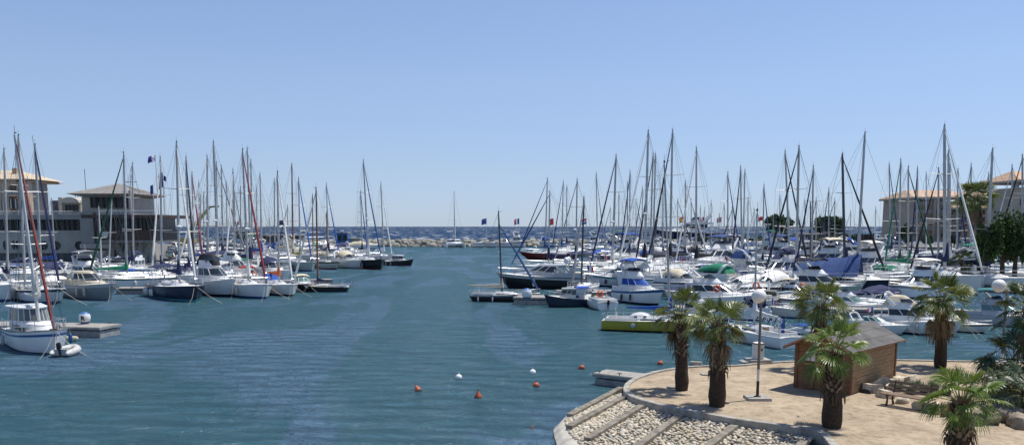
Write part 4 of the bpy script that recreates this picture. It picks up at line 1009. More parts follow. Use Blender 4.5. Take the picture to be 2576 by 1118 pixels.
def outline(xb, xf, wb, wf, z, n=5, rf=.35):
    """rounded plan outline, stern to bow, counter clockwise"""
    pts = [(xb, -wb, z)]
    r_ = min(wf, (xf - xb) * rf)
    pts.append((xf - (xf - xb) * rf, -(wb + (wf - wb) * (1 - rf)), z))
    for k in range(1, n + 1):
        a = -pi / 2 + pi * k / (n + 1); pts.append((xf - (xf - xb) * rf * (1 - cos(a)), wf * sin(a), z))
    pts.append((xf - (xf - xb) * rf, (wb + (wf - wb) * (1 - rf)), z)); pts.append((xb, wb, z))
    return pts
def stack(m, lv, mts, cap=True, capm=None):
    """lv: (z, xb, xf, wb, wf); mts one per band"""
    rings = [outline(xb, xf, wb, wf, z) for z, xb, xf, wb, wf in lv]
    for i in range(len(rings) - 1): m.grid([rings[i], rings[i + 1]], mts[i], True)
    if cap: m.face(rings[-1], capm or mts[-1])
def window_band(l0, l1, mt, out=.015):
    m = MB(); e = out; stack(m, [(l0[0], l0[1] + .02, l0[2] + e, l0[3] + e, l0[4] + e), (l1[0], l1[1] + .02, l1[2] + e, l1[3] + e, l1[4] + e)], [mt], False)
    return m
def mullions(l0, l1, n=3):
    m = MB(); a = outline(l0[1], l0[2] + .03, l0[3] + .03, l0[4] + .03, l0[0]); c = outline(l1[1], l1[2] + .03, l1[3] + .03, l1[4] + .03, l1[0])
    mid = (len(a) - 1) // 2
    m.tube(a + [a[0]], .03, HULLM, 4); m.tube(c + [c[0]], .03, HULLM, 4)
    for k in (1, mid, len(a) - 2): m.tube([a[k], c[k]], .04, HULLM, 4)
    for q in (0, len(a) - 2):
        p0 = Vector(a[q]).lerp(Vector(a[q + 1]), .5); p1 = Vector(c[q]).lerp(Vector(c[q + 1]), .5); m.tube([p0, p1], .04, HULLM, 4)
    return m
def rail_mb(sheer, t0, t1, h=.55, n=6, mt=None, mid=True, close=True, r=.018):
    m = MB(); mt = mt or STEEL; N_ = len(sheer) - 1
    def pt(t, s_, z): 
        i = min(N_ - 1, int(t * N_)); f_ = t * N_ - i; a = Vector(sheer[i]); c = Vector(sheer[i + 1]); p = a.lerp(c, f_); return Vector((p.x, s_ * max(0.0, p.y - .05), p.z + z))
    for s_ in (1, -1):
        for zz in ((h, h * .5) if mid else (h,)):
            m.tube([pt(t0 + (t1 - t0) * k / 8, s_, zz) for k in range(9)], r, mt, 4)
        for k in range(n): m.tube([pt(t0 + (t1 - t0) * k / (n - 1), s_, 0), pt(t0 + (t1 - t0) * k / (n - 1), s_, h)], r, mt, 4)
    return m
CACHE = {}
def cached(key, fn, name, smooth=35):
    if key not in CACHE: CACHE[key] = fn().mesh(name, smooth)
    return CACHE[key]
def fender_mb(col): m = MB(); m.lathe((0, 0, -.55), [(.02, -.02), (.09, .03), (.11, .15), (.11, .42), (.09, .53), (.02, .58)], col, 8); m.tube([(0, 0, .0), (0, .0, .35)], .012, ROPE, 3); return m
def add_fenders(t, sheer, side, ts, col, sc=1.0, inv=1.0):
    N_ = len(sheer) - 1
    for tt in ts:
        i = int(tt * N_); x, b, z = sheer[i]
        o = obj('fender', cached(('fend', col.name), lambda: fender_mb(col), 'fender', 60), t, (x, side * (b + .12), z - .28)); o.scale = (inv,) * 3
def outboard_mb(col):
    m = MB(); M3 = Matrix.Rotation(radians(-18), 3, 'Y'); m.box((-.08, 0, .35), (.30, .26, .42), col, taper=.8, M=M3); m.box((.0, 0, -.05), (.14, .12, .5), BLACKP, M=M3); m.box((.03, 0, -.35), (.3, .05, .1), BLACKP, M=M3); return m
def lifebuoy_mb():
    m = MB(); m.tube([(0, .24 * cos(a), .24 * sin(a)) for a in [2 * pi * k / 14 for k in range(15)]], .07, ORANGE, 6); return m

# ---------------------------------------------------------------- sailing boats
SV = {   # variants: L, B, freeboard stern, bow, hull kwargs, cabin
 'modern': dict(L=10, B=3.3, fs=.95, fb=1.25, k=dict(rake=.03, full=.9, stern=.78), cab=(-1.6, 2.9, .95, .55, .42)),
 'classic': dict(L=10, B=3.0, fs=.85, fb=1.25, k=dict(rake=.16, full=.5, stern=.55, ov=.05), cab=(-1.4, 2.2, .85, .5, .45)),
 'small': dict(L=7, B=2.5, fs=.75, fb=.98, k=dict(rake=.06, full=.8, stern=.75), cab=(-.9, 2.0, .75, .5, .42)),
}
def sail_hull(v, stripe):
    d_ = SV[v]; return hull_mb(d_['L'], d_['B'], d_['fs'], d_['fb'], stripe, **d_['k'])
def sail_parts(t, v, stripe, over, deckm, bimini, dodger, wheel=True, rails=True, det=2, tover=None):
    d_ = SV[v]; L_ = d_['L']; B = d_['B']; sheer = hull_rings(L_, B, d_['fs'], d_['fb'], **d_['k'])[1]
    obj('hull', cached(('sh', v, stripe), lambda: sail_hull(v, stripe)[0], 'hull', 40), t, over=over)
    obj('deck', cached(('sd', v, deckm.name), lambda: deck_mb(sheer, deckm), 'deck'), t, over=over)
    xb, xf, wb, wf, hc = d_['cab']; z0 = d_['fs'] + .05
    l0, l1, l2 = (z0, xb, xf, wb, wf), (z0 + hc * .6, xb + .02, xf - .5, wb * .93, wf * .75), (z0 + hc, xb + .05, xf - 1.1, wb * .8, wf * .6)
    cab = obj('cabin', cached(('sc', v), lambda: (lambda m: (stack(m, [l0, l1, l2], [HULLM, HULLM], True, DECK), m)[1])(MB()), 'cabin'), t, over=tover)
    def winf(s_):
        m = MB(); xa, xe = xb + .3, xb + (xf - xb) * .62; f0, f1 = .3 / (xf - xb), .62
        ya = lambda f_: (wb * .97 + (wf - wb) * f_ * .30) - .0
        m.grid([[(xa + (xe - xa) * i / 4, s_ * (wb * (.985 - .04 * (i / 4)) + e), z0 + hc * q) for i in range(5)] for q, e in ((.16, .0), (.18, .03), (.42, .0), (.44, -.05))], GLASS, False)
        return m
    if det:
        for s_ in (1, -1): obj('window', cached(('sw', v, s_), lambda: winf(s_), 'window'), cab)
        obj('hatch', cached(('sht', v), lambda: (lambda m: (m.box((xf - 1.5, 0, z0 + hc * 1.0), (.5, .5, .05), GLASS), m)[1])(MB()), 'hatch'), cab)
    def cock():
        m = MB(); cw = B * .30; x0 = -L_ / 2 + .35; x1 = xb - .02; zt = z0 + .22
        for s_ in (1, -1): m.box(((x0 + x1) / 2, s_ * cw, z0 + .08), (x1 - x0, .16, .34), HULLM)
        m.box(((x0 + x1) / 2, 0, z0 - .02), (x1 - x0, cw * 2 - .16, .06), TEAK); m.box((x0, 0, z0 + .06), (.14, cw * 2, .28), HULLM)
        m.box((xb + .01, 0, z0 + hc * .5), (.04, .5, hc * .8), TEAK)
        return m
    obj('cockpit', cached(('sk', v), cock, 'cockpit'), t, over=tover)
    if wheel and det:
        def wh():
            m = MB(); x0 = -L_ / 2 + 1.3; m.tube([(x0, 0, z0), (x0, 0, z0 + .75)], .06, HULLM, 6); m.tube([(x0 - .1, .38 * cos(a), z0 + .75 + .38 * sin(a)) for a in [2 * pi * k / 12 for k in range(13)]], .02, STEEL, 4); return m
        obj('wheel', cached(('swh', v), wh, 'wheel'), t)
    if rails and det:
        def rl():
            m = rail_mb(sheer, .02, .99, .58, 7, STEEL, True, r=.016); x, b, z = sheer[-1]; x2, b2, z2 = sheer[-2]
            m.tube([(x2, b2, z2 + .58), (x + .05, .12, z + .62), (x + .05, -.12, z + .62), (x2, -b2, z2 + .58)], .02, STEEL, 4)
            x, b, z = sheer[0]; m.tube([(x, b, z + .58), (x - .02, 0, z + .6), (x, -b, z + .58)], .02, STEEL, 4); return m
        obj('railing', cached(('sr', v), rl, 'railing'), t)
    if bimini:
        def bi():
            m = MB(); x0 = -L_ / 2 + .5; x1 = xb - .1; w_ = B * .36; zt = z0 + 1.75
            rings = [[(x0 + (x1 - x0) * i / 6, w_ * sin(a), zt - (1 - cos(a)) * .35 - .12 * abs(i / 3 - 1) ** 2) for a in [radians(-75 + 150 * k / 6) for k in range(7)]] for i in range(7)]
            m.grid(rings, CAN, False); m.grid([[(a, b_, c_ - .03) for a, b_, c_ in r_] for r_ in rings], CAN, False)
            for i in (0, 3, 6): m.tube([(x0 + (x1 - x0) * (.5 + (i - 3) / 12), w_, z0 + .2)] + [rings[i][6]], .018, STEEL, 4); m.tube([(x0 + (x1 - x0) * (.5 + (i - 3) / 12), -w_, z0 + .2)] + [rings[i][0]], .018, STEEL, 4)
            return m
        obj('bimini', cached(('sb', v), bi, 'bimini'), t, over={CAN.name: CV[bimini]})
    if dodger:
        def dg():
            m = MB(); xa = xb - .25; w_ = wb * .95
            rings = [[(xa + .9 * (1 - h_) ** 1.3 * 1.0 + (.0), w_ * (1 - .1 * h_) * sin(a), z0 + hc * .8 + (.75 * h_) * (cos(a) * .35 + .65)) for a in [radians(-90 + 180 * k / 8) for k in range(9)]] for h_ in (0, .45, .8, 1)]
            rings.append([(x_ - .55, y_, z_ + .02) for x_, y_, z_ in rings[-1]])
            m.grid(rings, CAN, False); return m
        obj('sprayhood', cached(('sdg', v), dg, 'sprayhood'), t, over={CAN.name: CV[dodger]})
    return sheer
SAILN = [0]
def sailboat(label, xt, yt, xb, yw, side=1, v='modern', hull='white', stripe='white', boot='blue', st=0, cover='navy', genoa=None, gx=None, mast='alu', bimini=None, dodger=None,
             deck='deck', L=None, th=None, away=False, fend=None, group=None, boomlen=.36, radar=False, lines=False, det=2, boomdir=None, rad=None, sp=None, name='sailing_boat', mxf=.06, top_='white'):
    """xt, yt masthead; xb horizontal position of the mast foot; yw waterline below it; side: +1 bow to the right"""
    foot = W(xb, yw, 0); top = WD(xt, yt, foot.y); hgt = top.z
    d_ = SV[v]; L0 = (L * 1.18 if L else max(7.2, min(15.5, hgt * .78))); sc = L0 / d_['L']
    az = math.atan2(foot.x, foot.y)
    if th is None:
        if gx is not None:
            c_ = abs(gx - xb) / F * foot.y * cos(az) / (.42 * L0); c_ = min(.97, max(.12, c_)); side = 1 if gx > xb else -1; a = acos(c_)
        else: a = radians(R.uniform(35, 68))
        th_ = (-a if not away else a) if side > 0 else (pi + a if not away else pi - a)
    else: th_ = radians(th)
    th_ -= az
    mx = mxf * d_['L']
    root = foot - Vector((cos(th_), sin(th_), 0)) * mx * sc
    t = thing(name, label, 'sailing boat', root, th_, group, sc)
    over = {HULLM.name: P[hull], STRM.name: P[stripe], BOOTM.name: P[boot]}
    dm = {'deck': DECK, 'cream': DECKC, 'teak': TEAK}[deck]
    sheer = sail_parts(t, v, st, over, dm, bimini, dodger, det=det, tover={HULLM.name: P['offwhite' if hull == 'offwhite' else top_]})
    # rig: lean from the survey, in local coordinates
    inv = Matrix.Rotation(-th_, 3, 'Z'); tl = inv @ (top - foot) / sc; zt = tl.z; z0 = d_['fs'] + d_['cab'][4] * .9
    foot_l = Vector((mx, 0, z0 - .3)); top_l = Vector((mx + tl.x, tl.y, zt)); up = (top_l - foot_l)
    mm = {'alu': ALU, 'white': ALUW, 'dark': ALUD, 'wood': WOODM}[mast]
    rr_ = (rad or (.055 + .005 * hgt)) / sc
    m = MB(); m.tube([foot_l, foot_l + up * .5, foot_l + up * .93, top_l], [rr_, rr_ * .95, rr_ * .8, rr_ * .55], mm, 8)
    m.tube([top_l, top_l + Vector((0, 0, .55 / sc))], .012 / sc, WIRE, 3); m.tube([top_l + Vector((-.02, 0, .0)), top_l + Vector((.35 / sc, 0, .14 / sc))], .016 / sc, WIRE, 3); m.ell(top_l + Vector((0, 0, .08 / sc)), (.06 / sc, .06 / sc, .10 / sc), BLACKP, 6, 4)
    mo = obj('mast', m, t)
    nsp = sp or (2 if hgt > 13.5 else 1)
    sw = d_['B'] * .38; tips = []
    for q in range(nsp):
        m = MB(); f_ = [.52, .52][0] if nsp == 1 else (.38, .68)[q]; c = foot_l + up * f_; w_ = sw * (1 - .2 * q)
        m.tube([c + Vector((-.15, -w_, .06)), c, c + Vector((-.15, w_, .06))], [.02, .035 / sc ** .5, .02], mm if mast != 'dark' else ALU, 4); obj('spreader', m, mo)
        tips.append((c, w_))
    if radar:
        m = MB(); c = foot_l + up * .42 + Vector((.32 / sc, 0, 0)); m.lathe(c, [(.05, -.12 / sc), (.26 / sc, -.09 / sc), (.27 / sc, .02), (.12 / sc, .10 / sc), (.01, .12 / sc)], HULLM, 12); m.tube([c - Vector((.32 / sc, 0, .15)), c - Vector((0, 0, .1))], .03, mm, 4); obj('radar', m, mo)
    m = MB(); bl = d_['L'] * boomlen; zb = z0 + .75
    bd = Vector((-1, 0, .02)) if boomdir is None else Vector((cos(boomdir), sin(boomdir), .02))
    c0 = Vector((mx, 0, zb)); m.tube([c0, c0 + bd * bl], .06, mm, 6); bo = obj('boom', m, t)
    if cover:
        m = MB(); rings = []
        for i in range(11):
            f_ = i / 10; h = (.34 * (1 - f_) ** 1.5 + .12) * (1.0 + .08 * sin(i * 2.1)); w_ = .12 * (1 - f_ * .4); c = c0 + bd * bl * f_
            rings.append([(c.x, c.y + w_ * sin(a), c.z + .02 + h * (.45 + .55 * cos(a)) - (.06 if cos(a) < 0 else 0)) for a in [2 * pi * k / 8 for k in range(8)]])
        if True:  # the cover climbs the mast at its front end
            pre = [[(mx + .1 * cos(a) , .12 * sin(a), zb + 1.15) for a in [2 * pi * k / 8 for k in range(8)]]]
            m.tube([(mx + .02, 0, zb - .1), (mx, 0, zb + .6), (mx, 0, zb + 1.2)], [.24, .17, .10], CV[cover], 8)
        m.grid(rings, CV[cover], True, True, True); obj('sail_cover', m, bo)
    bow = Vector(sheer[-1]); bow.y = 0; ff = .97 if hgt > 9 else .86
    fst = foot_l + up * ff
    if genoa:
        m = MB(); n_ = 8; g0 = bow + Vector((-.12, 0, .25)); gr = (.075 + .002 * hgt) / sc
        m.tube([g0.lerp(fst, i / n_) for i in range(n_ + 1)], [gr * k for k in (.7, 1.25, 1.2, 1.1, 1, .9, .75, .6, .3)], CV[genoa] if genoa in CV else mm, 6)
        m.lathe(g0 - Vector((0, 0, .12)), [(.1, 0), (.1, .08)], BLACKP, 8); obj('furled_sail', m, t)
    m = MB(); wr = .011 / sc ** .5
    m.tube([bow, fst], wr, WIRE, 3); st_ = Vector(sheer[0]); st_.y = 0; m.tube([st_, top_l], wr, WIRE, 3)
    ci = len(sheer) // 2 + 1; cx_, cb, cz = sheer[ci]
    for s_ in (1, -1):
        pr = Vector((mx - .2, s_ * cb * .93, cz))
        for c, w_ in tips:
            q = c + Vector((-.15, s_ * w_, .06)); m.tube([pr, q], wr, WIRE, 3); pr = q
        m.tube([pr, top_l], wr, WIRE, 3); m.tube([(mx + .5, s_ * cb * .9, cz), foot_l + up * (.5)], wr, WIRE, 3)
    m.tube([c0 + bd * bl * .97, top_l], wr * .8, WIRE, 3)
    obj('rigging', m, t, smooth=0)
    if fend: add_fenders(t, sheer, fend[0], fend[1], P['white'] if len(fend) < 3 else P[fend[2]], 1, 1)
    if lines:
        m = MB()
        for s_ in (1, -1):
            e = bow + Vector((2.2, s_ * 1.4, -bow.z - .1)); m.tube([bow + Vector((-.2, s_ * .1, -.05)), bow.lerp(e, .5) + Vector((0, 0, -.12)), e], .014, ROPE, 3)
        obj('mooring_line', m, t)
    SAILN[0] += 1
    return t, sheer, sc

# ---------------------------------------------------------------- motor boats, base length 8
def motor(label, x0, x1, yw, typ='sport', side=1, ang=50, hull='white', stripe='white', boot='blue', st=0, canvas=None, away=False, glass='dark', group=None, fend=None, deck='deck', L=None, top='white', lines=False, arch=True, extra=(), xc=None, det=2, name=None, flip=False, hz=1.0):
    """x0, x1 horizontal extent, yw waterline; typ sport / fly / cuddy / pilot / covered / open"""
    a = radians(ang)
    ctr = W((x0 + x1) / 2, yw, 0); az = math.atan2(ctr.x, ctr.y); wpx = (x1 - x0) / F * ctr.y * cos(az)
    BR_ = .18
    LL = L or wpx / (abs(cos(a)) + BR_ * abs(sin(a))); sc = LL / 8.0
    if L:   # known length: turn the boat until it spans the surveyed width
        a = min((abs(cos(q / 100) + BR_ * sin(q / 100) - wpx / LL), q / 100) for q in range(10, 142))[1]
    th_ = (-a if not away else a) if side > 0 else (pi + a if not away else pi - a)
    th_ -= az
    ctr = ctr + Vector((math.sin(az), math.cos(az), 0)) * (LL * .30 * abs(sin(a)) + (LL * .12 if abs(sin(a)) < .4 else 0))
    cat = {'covered': 'motorboat', 'pilot': 'motorboat', 'open': 'motorboat'}.get(typ, 'motorboat')
    nm = name or {'sport': 'motor_cruiser', 'fly': 'motor_yacht', 'cuddy': 'motorboat', 'pilot': 'fishing_boat', 'covered': 'motorboat', 'open': 'motorboat'}[typ]
    t = thing(nm, label, cat, ctr, th_, group, sc)
    if hz != 1.0: t.scale = (sc, sc, sc * hz)
    over = {HULLM.name: P[hull], STRM.name: P[stripe], BOOTM.name: P[boot]}
    kw = dict(sport=dict(rake=.13, full=.75, stern=.90, chine=.86), fly=dict(rake=.12, full=.7, stern=.92, chine=.88), cuddy=dict(rake=.12, full=.7, stern=.9, chine=.84), pilot=dict(rake=.10, full=.4, stern=.7), covered=dict(rake=.12, full=.7, stern=.9), open=dict(rake=.12, full=.6, stern=.88))[typ]
    fs, fb = dict(sport=(.95, 1.30), fly=(1.0, 1.45), cuddy=(.8, 1.15), pilot=(.8, 1.35), covered=(.8, 1.15), open=(.7, 1.05))[typ]
    Bm = dict(sport=2.7, fly=2.8, cuddy=2.6, pilot=2.6, covered=2.6, open=2.6)[typ]
    sheer = hull_rings(8, Bm, fs, fb, **kw)[1]
    obj('hull', cached(('mh', typ, st), lambda: hull_mb(8, Bm, fs, fb, st, **kw)[0], 'hull', 40), t, over=over)
    dm = {'deck': DECK, 'cream': DECKC, 'teak': TEAK}[deck]
    obj('deck', cached(('md', typ, dm.name), lambda: deck_mb(sheer, dm, camber=.10), 'deck'), t, over=over)
    gm = {'dark': GLASS, 'green': GLASSG, 'bluecover': CV['blue'], 'whitecover': CV['white']}[glass]; go = {GLASS.name: gm}; cvo = {CAN.name: CV[canvas]} if canvas else {}; hover = over; over = {HULLM.name: P[hull if hull in ('offwhite', 'cream', 'lightgrey') else top]}
    z0 = fs + .05; tover = dict(over)
    if typ == 'sport':
        def hs():
            m = MB(); stack(m, [(z0 - .05, -1.4, 3.1, 1.12, .55), (z0 + .35, -1.4, 2.2, 1.08, .55), (z0 + .42, -1.4, 1.5, 1.04, .5)], [HULLM, HULLM], True, DECK)
            for s_ in (1, -1): m.box((-2.5, s_ * 1.1, z0 + .18), (2.4, .16, .5), HULLM)
            m.box((-3.75, 0, z0 + .05), (.25, 2.2, .45), HULLM); m.box((-2.6, 0, z0 - .03), (2.3, 2.1, .05), TEAK); m.box((-1.9, -.5, z0 + .3), (.6, .6, .5), HULLM); m.box((-3.3, 0, z0 + .25), (.5, 1.8, .4), CV['cream'])
            return m
        obj('cabin', cached('sp_h', hs, 'cabin'), t, over=over)
        l0, l1 = (z0 + .42, -1.2, 1.35, 1.02, .55), (z0 + .98, -1.5, .15, .82, .45)
        wi = obj('windscreen', cached('sp_w', lambda: window_band(l0, l1, GLASS), 'windscreen'), t, over=go)
        if det: obj('frame', cached('sp_f', lambda: mullions(l0, l1, 4), 'frame'), wi, over=over)
        if 'hardtop' in extra:
            def ht(): m = MB(); stack(m, [(z0 + .98, -2.0, .2, .85, .45), (z0 + 1.08, -2.1, .1, .84, .42), (z0 + 1.14, -2.0, -.15, .7, .3)], [HULLM, HULLM], True); [m.tube([(-2.0, s_ * .85, z0 + 1.0), (-2.5, s_ * 1.1, z0 + .3)], .09, HULLM, 4) for s_ in (1, -1)]; return m
            obj('hardtop', cached('sp_ht', ht, 'hardtop'), t, over={HULLM.name: P[top]})
        if arch and det:
            def ar(): m = MB(); m.tube([(-2.6, 1.15, z0 + .3), (-3.1, 1.05, z0 + 1.15), (-3.2, .7, z0 + 1.32), (-3.2, -.7, z0 + 1.32), (-3.1, -1.05, z0 + 1.15), (-2.6, -1.15, z0 + .3)], [.16, .12, .1, .1, .12, .16], HULLM, 5); m.ell((-3.2, 0, z0 + 1.5), (.2, .2, .16), HULLM, 8, 5); return m
            obj('radar_arch', cached('sp_a', ar, 'radar_arch'), t, over=over)
        if canvas:
            def cb():
                m = MB(); prof = [(-3.5, .35), (-3.1, .95), (-2.3, 1.25), (-1.5, 1.22), (-.6, 1.05), (.1, .78)]
                rings = [[(x, 1.02 * sin(a), z0 + .2 + z * (.35 + .65 * cos(a)) if abs(sin(a)) > .01 else z0 + .2 + z) for a in [radians(-90 + 180 * k / 8) for k in range(9)]] for x, z in prof]
                m.grid(rings, CAN, False); m.face(rings[0], CAN); return m
            obj('canvas_cover', cached('sp_c', cb, 'canvas_cover'), t, over=cvo)
    elif typ == 'fly':
        L0 = [(z0 - .05, -2.2, 3.2, 1.18, .6), (z0 + .38, -2.2, 2.3, 1.14, .6), (z0 + .55, -2.2, 1.5, 1.10, .62), (z0 + 1.15, -2.3, .2, .98, .5), (z0 + 1.30, -3.0, .35, 1.04, .5), (z0 + 1.38, -3.0, .3, 1.02, .48)]
        def hf():
            m = MB(); stack(m, L0, [HULLM, HULLM, HULLM, HULLM, HULLM], True, DECK)
            zf = z0 + 1.38; stack(m, [(zf, -2.3, .1, .95, .5), (zf + .42, -2.3, -.35, .92, .42)], [HULLM], False); stack(m, [(zf + .02, -2.2, 0, .86, .42), (zf + .42, -2.2, -.45, .84, .36)], [HULLM], False)
            m.box((-1.4, 0, zf + .2), (.5, .9, .5), HULLM); m.box((-2.1, 0, zf + .25), (.4, 1.4, .45), CV['cream'])
            for s_ in (1, -1): m.box((-3.0, s_ * 1.15, z0 + .15), (1.8, .14, .45), HULLM)
            m.box((-3.85, 0, z0 + .1), (.2, 2.3, .4), HULLM); m.box((-3.1, 0, z0 - .03), (1.6, 2.2, .05), TEAK)
            for s_ in (1, -1): m.tube([(-2.9, s_ * 1.0, z0 + .3), (-2.9, s_ * 1.0, z0 + 1.35)], .06, HULLM, 4)
            return m
        ch = obj('cabin', cached('fl_h', hf, 'cabin'), t, over=over)
        wi = obj('window', cached('fl_w', lambda: window_band(L0[2], L0[3], GLASS), 'window'), t, over=go)
        if det: obj('frame', cached('fl_f', lambda: mullions(L0[2], L0[3], 4), 'frame'), wi, over=over)
        zf = z0 + 1.80
        l0, l1 = (zf, -1.3, -.36, .90, .42), (zf + .28, -1.4, -.75, .85, .38)
        if det: obj('windscreen', cached('fl_s', lambda: window_band(l0, l1, GLASS), 'windscreen'), t)
        if arch:
            def ar(): m = MB(); m.tube([(-1.8, 1.0, z0 + 1.4), (-2.7, .95, z0 + 2.3), (-2.8, .6, z0 + 2.45), (-2.8, -.6, z0 + 2.45), (-2.7, -.95, z0 + 2.3), (-1.8, -1.0, z0 + 1.4)], [.2, .12, .1, .1, .12, .2], HULLM, 5); m.lathe((-2.75, 0, z0 + 2.5), [(.05, 0), (.28, .03), (.28, .12), (.05, .18)], HULLM, 10); m.tube([(-2.8, .5, z0 + 2.45), (-2.9, .5, z0 + 3.6)], .015, HULLM, 3); return m
            obj('radar_arch', cached('fl_a', ar, 'radar_arch'), t, over=over)
        if canvas:
            if 'full' in extra:
                def cb(): m = MB(); stack(m, [(z0 + 1.36, -2.9, .25, 1.0, .5), (z0 + 1.75, -2.7, -.2, .95, .45), (z0 + 2.25, -2.4, -1.0, .7, .3), (z0 + 2.35, -2.2, -1.2, .5, .2)], [CAN, CAN, CAN], True); return m
                obj('canvas_cover', cached('fl_c1', cb, 'canvas_cover'), t, over=cvo)
            else:
                def cb():
                    m = MB(); zt = z0 + 2.95; rings = [[(x, 1.0 * sin(a), zt - (1 - cos(a)) * .25 - .06 * abs(x + 1.6) ** 2) for a in [radians(-80 + 160 * k / 6) for k in range(7)]] for x in (-2.9, -2.3, -1.6, -.9, -.3)]
                    m.grid(rings, CAN, False); m.grid([[(a_, b_, c_ - .07) for a_, b_, c_ in r_] for r_ in rings], CAN, False)
                    for x in (-2.7, -.6):
                        for s_ in (1, -1): m.tube([(-1.7, s_ * .93, z0 + 1.7), (x, s_ * .97, zt - .25)], .02, STEEL, 4)
                    return m
                obj('bimini', cached('fl_c2', cb, 'bimini'), t, over=cvo)
    elif typ in ('cuddy', 'open'):
        def hc():
            m = MB()
            if typ == 'cuddy': stack(m, [(z0 - .08, -.4, 3.0, 1.0, .4), (z0 + .32, -.4, 1.8, .95, .5), (z0 + .38, -.4, 1.2, .88, .45)], [HULLM, HULLM], True, DECK)
            for s_ in (1, -1): m.box((-2.0, s_ * 1.1, z0 + .12), (3.4, .14, .4), HULLM)
            m.box((-3.7, 0, z0 + .05), (.3, 2.1, .35), HULLM); m.box((-2.0, 0, z0 - .05), (3.2, 2.1, .05), DECKC)
            for s_ in (1, -1): m.box((-1.3, s_ * .5, z0 + .25), (.5, .5, .5), CV['white'])
            m.box((-3.1, 0, z0 + .15), (.5, 1.8, .3), CV['white'])
            if typ == 'open': m.box((-.3, 0, z0 + .4), (.6, .7, .9), HULLM)
            return m
        obj('cabin', cached((typ, 'h'), hc, 'cabin'), t, over=over)
        l0, l1 = ((z0 + .38, -.5, 1.0, .93, .5), (z0 + .88, -.7, .2, .82, .42)) if typ == 'cuddy' else ((z0 + .85, -.5, .2, .4, .3), (z0 + 1.2, -.6, .0, .36, .25))
        wi = obj('windscreen', cached((typ, 'w'), lambda: window_band(l0, l1, GLASS), 'windscreen'), t, over=go)
        if det: obj('frame', cached((typ, 'f'), lambda: mullions(l0, l1, 4), 'frame'), wi, over=over)
        ob = obj('outboard_motor', cached(('ob', hull == 'navy'), lambda: outboard_mb(P['offwhite'] if hull == 'navy' else P['black']), 'outboard_motor'), t, (-4.05, 0, .55))
        if canvas:
            def cb():
                m = MB(); zt = z0 + 1.35; rings = [[(x, 1.02 * sin(a), zt - (1 - cos(a)) * .3 - .08 * abs(x + 1.5) ** 2) for a in [radians(-80 + 160 * k / 6) for k in range(7)]] for x in (-3.0, -2.3, -1.6, -.8, -.1)]
                m.grid(rings, CAN, False); m.grid([[(a_, b_, c_ - .07) for a_, b_, c_ in r_] for r_ in rings], CAN, False)
                for x in (-2.8, -.3):
                    for s_ in (1, -1): m.tube([(-1.6, s_ * 1.1, z0 + .3), (x, s_ * .98, zt - .3)], .02, STEEL, 4)
                return m
            obj('bimini', cached('cu_c', cb, 'bimini'), t, over=cvo)
    elif typ == 'pilot':
        L0 = [(z0 - .05, -1.2, 1.6, .95, .5), (z0 + .5, -1.2, 1.3, .92, .6), (z0 + 1.1, -1.3, .85, .86, .55), (z0 + 1.22, -1.6, 1.1, .95, .6), (z0 + 1.28, -1.5, 1.0, .9, .55)]
        def hp():
            m = MB(); stack(m, L0, [HULLM] * 4, True); stack(m, [(z0 - .05, 1.3, 3.2, .85, .35), (z0 + .35, 1.2, 2.7, .78, .3)], [HULLM], True, DECK)
            m.box((-2.6, 0, z0 - .03), (2.2, 1.7, .05), TEAK); m.box((-2.4, 0, z0 + .2), (.9, .7, .45), HULLM); return m
        obj('wheelhouse', cached('pi_h', hp, 'wheelhouse'), t, over={HULLM.name: P[top]})
        wi = obj('window', cached('pi_w', lambda: window_band(L0[1], L0[2], GLASS), 'window'), t, over=go)
        if det: obj('frame', cached('pi_f', lambda: mullions(L0[1], L0[2], 4), 'frame'), wi, over={HULLM.name: P[top]})
        if canvas:
            def cb():
                m = MB(); zt = z0 + 1.45; rings = [[(x, .95 * sin(a), zt - (1 - cos(a)) * .25) for a in [radians(-80 + 160 * k / 6) for k in range(7)]] for x in (-3.5, -2.9, -2.3, -1.7, -1.2)]
                m.grid(rings, CAN, False); m.grid([[(a_, b_, c_ - .07) for a_, b_, c_ in r_] for r_ in rings], CAN, False)
                for s_ in (1, -1): m.tube([(-3.4, s_ * .95, z0), (-3.4, s_ * .93, zt - .2)], .02, STEEL, 4)
                return m
            obj('awning', cached('pi_c', cb, 'awning'), t, over=cvo)
    elif typ == 'covered':
        def cb():
            m = MB(); rings = []
            for i, (x, b, z) in enumerate(sheer):
                f_ = i / (len(sheer) - 1); h = .25 + .85 * sin(pi * min(1, f_ * 1.05 + .12)) ** 1.2 + .06 * sin(i * 2.3)
                rings.append([(x, (b + .05) * sin(a), z - .12 + h * max(0, cos(a)) ** .8 + .02) for a in [radians(-90 + 180 * k / 8) for k in range(9)]])
            m.grid(rings, CAN, False); m.face(rings[0], CAN); return m
        obj('boat_cover', cached('co_c', cb, 'boat_cover'), t, over={CAN.name: CV[canvas or 'navy']})
    if det and typ != 'covered':
        obj('railing', cached(('mr', typ), lambda: rail_mb(sheer, .45, .99, .5 if typ != 'cuddy' else .35, 6, STEEL, typ == 'fly', r=.02), 'railing'), t)
    if fend: add_fenders(t, sheer, fend[0], fend[1], P[fend[2]] if len(fend) > 2 else P['white'], 1, 1)
    if lines:
        m = MB(); bow = Vector(sheer[-1]); bow.y = 0
        for s_ in (1, -1):
            e = bow + Vector((1.4, s_ * 1.1, -bow.z - .1)); m.tube([bow + Vector((-.3, s_ * .1, -.05)), bow.lerp(e, .5) + Vector((0, 0, -.12)), e], .014, ROPE, 3)
        obj('mooring_line', m, t)
    return t, sheer, sc
